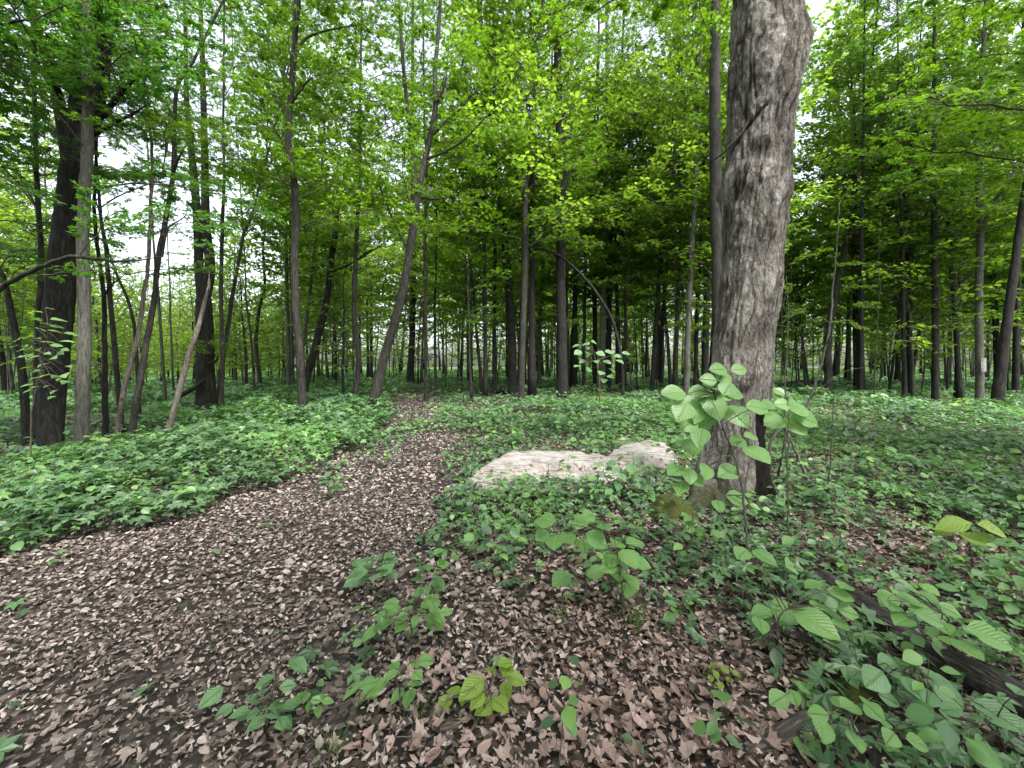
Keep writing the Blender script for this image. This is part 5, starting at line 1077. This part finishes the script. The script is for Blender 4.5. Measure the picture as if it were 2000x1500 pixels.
sapling('sapling over the rotting log with one bright hanging heart-shaped leaf', (1905, 1330), None, [(1880, 1270), (1860, 1230), (1840, 1200)],
        [(1885, 1265, 58, 280), (1808, 1200, 62, 345), (1765, 1210, 48, 190), (1735, 1168, 46, 200), (1775, 1170, 48, 340), (1755, 1128, 40, 10), (1738, 1180, 38, 220), (1850, 1190, 40, 320), (1870, 1232, 30, 180), (1895, 1232, 34, 10), (1930, 1240, 70, 345), (1960, 1262, 60, 330), (1810, 1165, 36, 300), (1920, 1220, 40, 60), (1780, 1148, 36, 15), (1845, 1225, 36, 230)], r=.006, shape='broad')
sapling('sapling in the lower right corner with one big bluish leaf', (1960, 1480), None, [(1955, 1440), (1945, 1410)],
        [(1942, 1392, 72, 300), (1920, 1455, 44, 200), (1870, 1470, 46, 210), (1895, 1430, 40, 160), (1975, 1470, 50, 350), (1850, 1420, 44, 190), (1880, 1490, 50, 260), (1930, 1490, 50, 300), (1860, 1385, 38, 170), (1905, 1405, 34, 120), (1990, 1350, 44, 20), (1830, 1480, 40, 230), (1985, 1430, 40, 60), (1990, 1500, 50, 330)], mat=M_SAPB, r=.006, shape='broad')
sapling('pale pair of leaves on a thin stem at the right side', (1900, 1110), None, [(1893, 1060), (1890, 1042)], [(1866, 1024, 62, 172), (1938, 1032, 58, 352), (1900, 1052, 46, 320), (1845, 1038, 40, 190), (1925, 1050, 36, 340)], r=.007, shape='ovate', mat=M_SAPY, name='seedling')
sapling('sapling with layered pale leaves standing in front of the central trunks', (1172, 765), 11.5, [(1170, 735), (1165, 710), (1160, 690)],
        [(1145, 672, 22, 160), (1160, 668, 20, 20), (1130, 688, 22, 190), (1150, 690, 22, 250), (1172, 690, 22, 350), (1190, 688, 24, 10), (1205, 695, 22, 340), (1222, 690, 20, 0), (1140, 705, 22, 200), (1165, 705, 20, 270), (1185, 706, 22, 320), (1128, 715, 20, 200), (1150, 722, 20, 220), (1175, 728, 22, 230), (1195, 722, 22, 300), (1180, 742, 22, 240), (1125, 675, 18, 170), (1210, 705, 20, 330), (1192, 735, 20, 330), (1150, 678, 18, 100)], mat=M_SAPB, shape='broad', r=.02, depth=.5, group='broad-leaved saplings in the middle distance')
sapling('bright leafy sprout at the foot of the smooth pale grey trunk', (178, 905), None, [(178, 870), (180, 845)], [], auto=(168, 868, 36, 30, 24, 22), mat=M_SAP, r=.007, depth=.3, group='broad-leaved saplings in the middle distance')
sapling('yellowish seedling glowing above the cover on the right', (1885, 815), None, [(1880, 795)], [], auto=(1880, 792, 26, 15, 16, 16), mat=M_SAPY, r=.008, depth=.3, name='seedling', group='seedlings above the cover')
sapling('seedling with pale broad leaves near the foot of the thin straight dark stem', (1718, 800), None, [(1718, 778)], [(1708, 773, 20, 190), (1727, 772, 20, 350), (1718, 780, 18, 270)], r=.006, name='seedling', group='seedlings above the cover')
sapling('seedling with drooping ovate leaves behind the long stone slab', (1140, 890), None, [(1138, 870), (1135, 858)], [(1138, 862, 24, 320), (1120, 858, 20, 200), (1124, 868, 20, 250), (1155, 878, 18, 10), (1110, 865, 20, 190), (1160, 862, 18, 30)], r=.004, name='seedling', group='seedlings above the cover')
sapling('pale green seedling rising in front of the crack between the slabs', (1235, 985), None, [(1225, 940), (1212, 915), (1205, 905)], [(1232, 915, 30, 5), (1205, 918, 30, 200), (1215, 930, 26, 300), (1195, 905, 24, 160), (1240, 932, 24, 330), (1180, 925, 24, 200), (1208, 950, 26, 240), (1190, 960, 24, 210)], r=.005, mat=M_SAPB, name='seedling', shape='ovate', group='seedlings above the cover')
sapling('bright seedling left of the cracked slab foot', (1075, 985), None, [(1070, 955), (1065, 930)], [], auto=(1050, 970, 42, 26, 16, 24), mat=M_SAP, name='seedling', r=.004, group='seedlings above the cover')
sapling('leafy understory sapling hanging before the thick dark forked trunk', (62, 905), 5.2, [(60, 830), (70, 760), (85, 700), (95, 640)], [], auto=(85, 690, 60, 90, 46, 24), mat=M_SAP, r=.010, depth=.5, group='broad-leaved saplings in the middle distance')
sapling('low leafy bush on the bank at the left edge of the picture', (20, 980), None, [(20, 940), (25, 900)], [], auto=(40, 960, 70, 40, 26, 32), mat=M_SAPB, r=.007, depth=.25, group='broad-leaved saplings in the middle distance')

# ------------------------------------------------------------------ grass tufts
for k, (px, py, n, h, lab) in enumerate([(1242, 1225, 46, .17, 'tuft of grass below the large-leaved spicebush'), (1100, 1210, 26, .12, 'small tuft of grass in the brown leaves below the slabs'), (855, 1170, 20, .12, 'wispy grass tuft beside the bushy seedling'), (820, 1400, 16, .13, 'thin grass tuft between the light and yellow-green seedlings'), (655, 1470, 24, .12, 'grass tuft at the bottom edge of the picture')]):
    g = np.random.default_rng(300 + k); c = on_ground(px, py); mb = MB()
    for i in range(n):
        a = g.uniform(0, 6.28); b = np.array([g.normal(0, .03), g.normal(0, .03), 0]); L = h * g.uniform(.6, 1.3); d = np.array([cos(a), sin(a), 0]); w = np.array([-sin(a), cos(a), 0]) * .0022; v = []
        for t in (0, .4, .75, 1.0):
            q = b + d * L * .6 * t * t + np.array([0, 0, L * t * (1 - .3 * t)]); v += [q - w * (1 - t * .9), q + w * (1 - t * .9)]
        f = []
        for s in range(3): f += [(2 * s, 2 * s + 1, 2 * s + 3), (2 * s, 2 * s + 3, 2 * s + 2)]
        mb.add(v, f)
    o = mb.obj('grass_tuft', M_GRASS, loc=c); tag(o, lab, 'grass tuft', 'grass tufts')
print('objects', len(bpy.data.objects), 'tris', sum(len(m.polygons) for m in bpy.data.meshes))
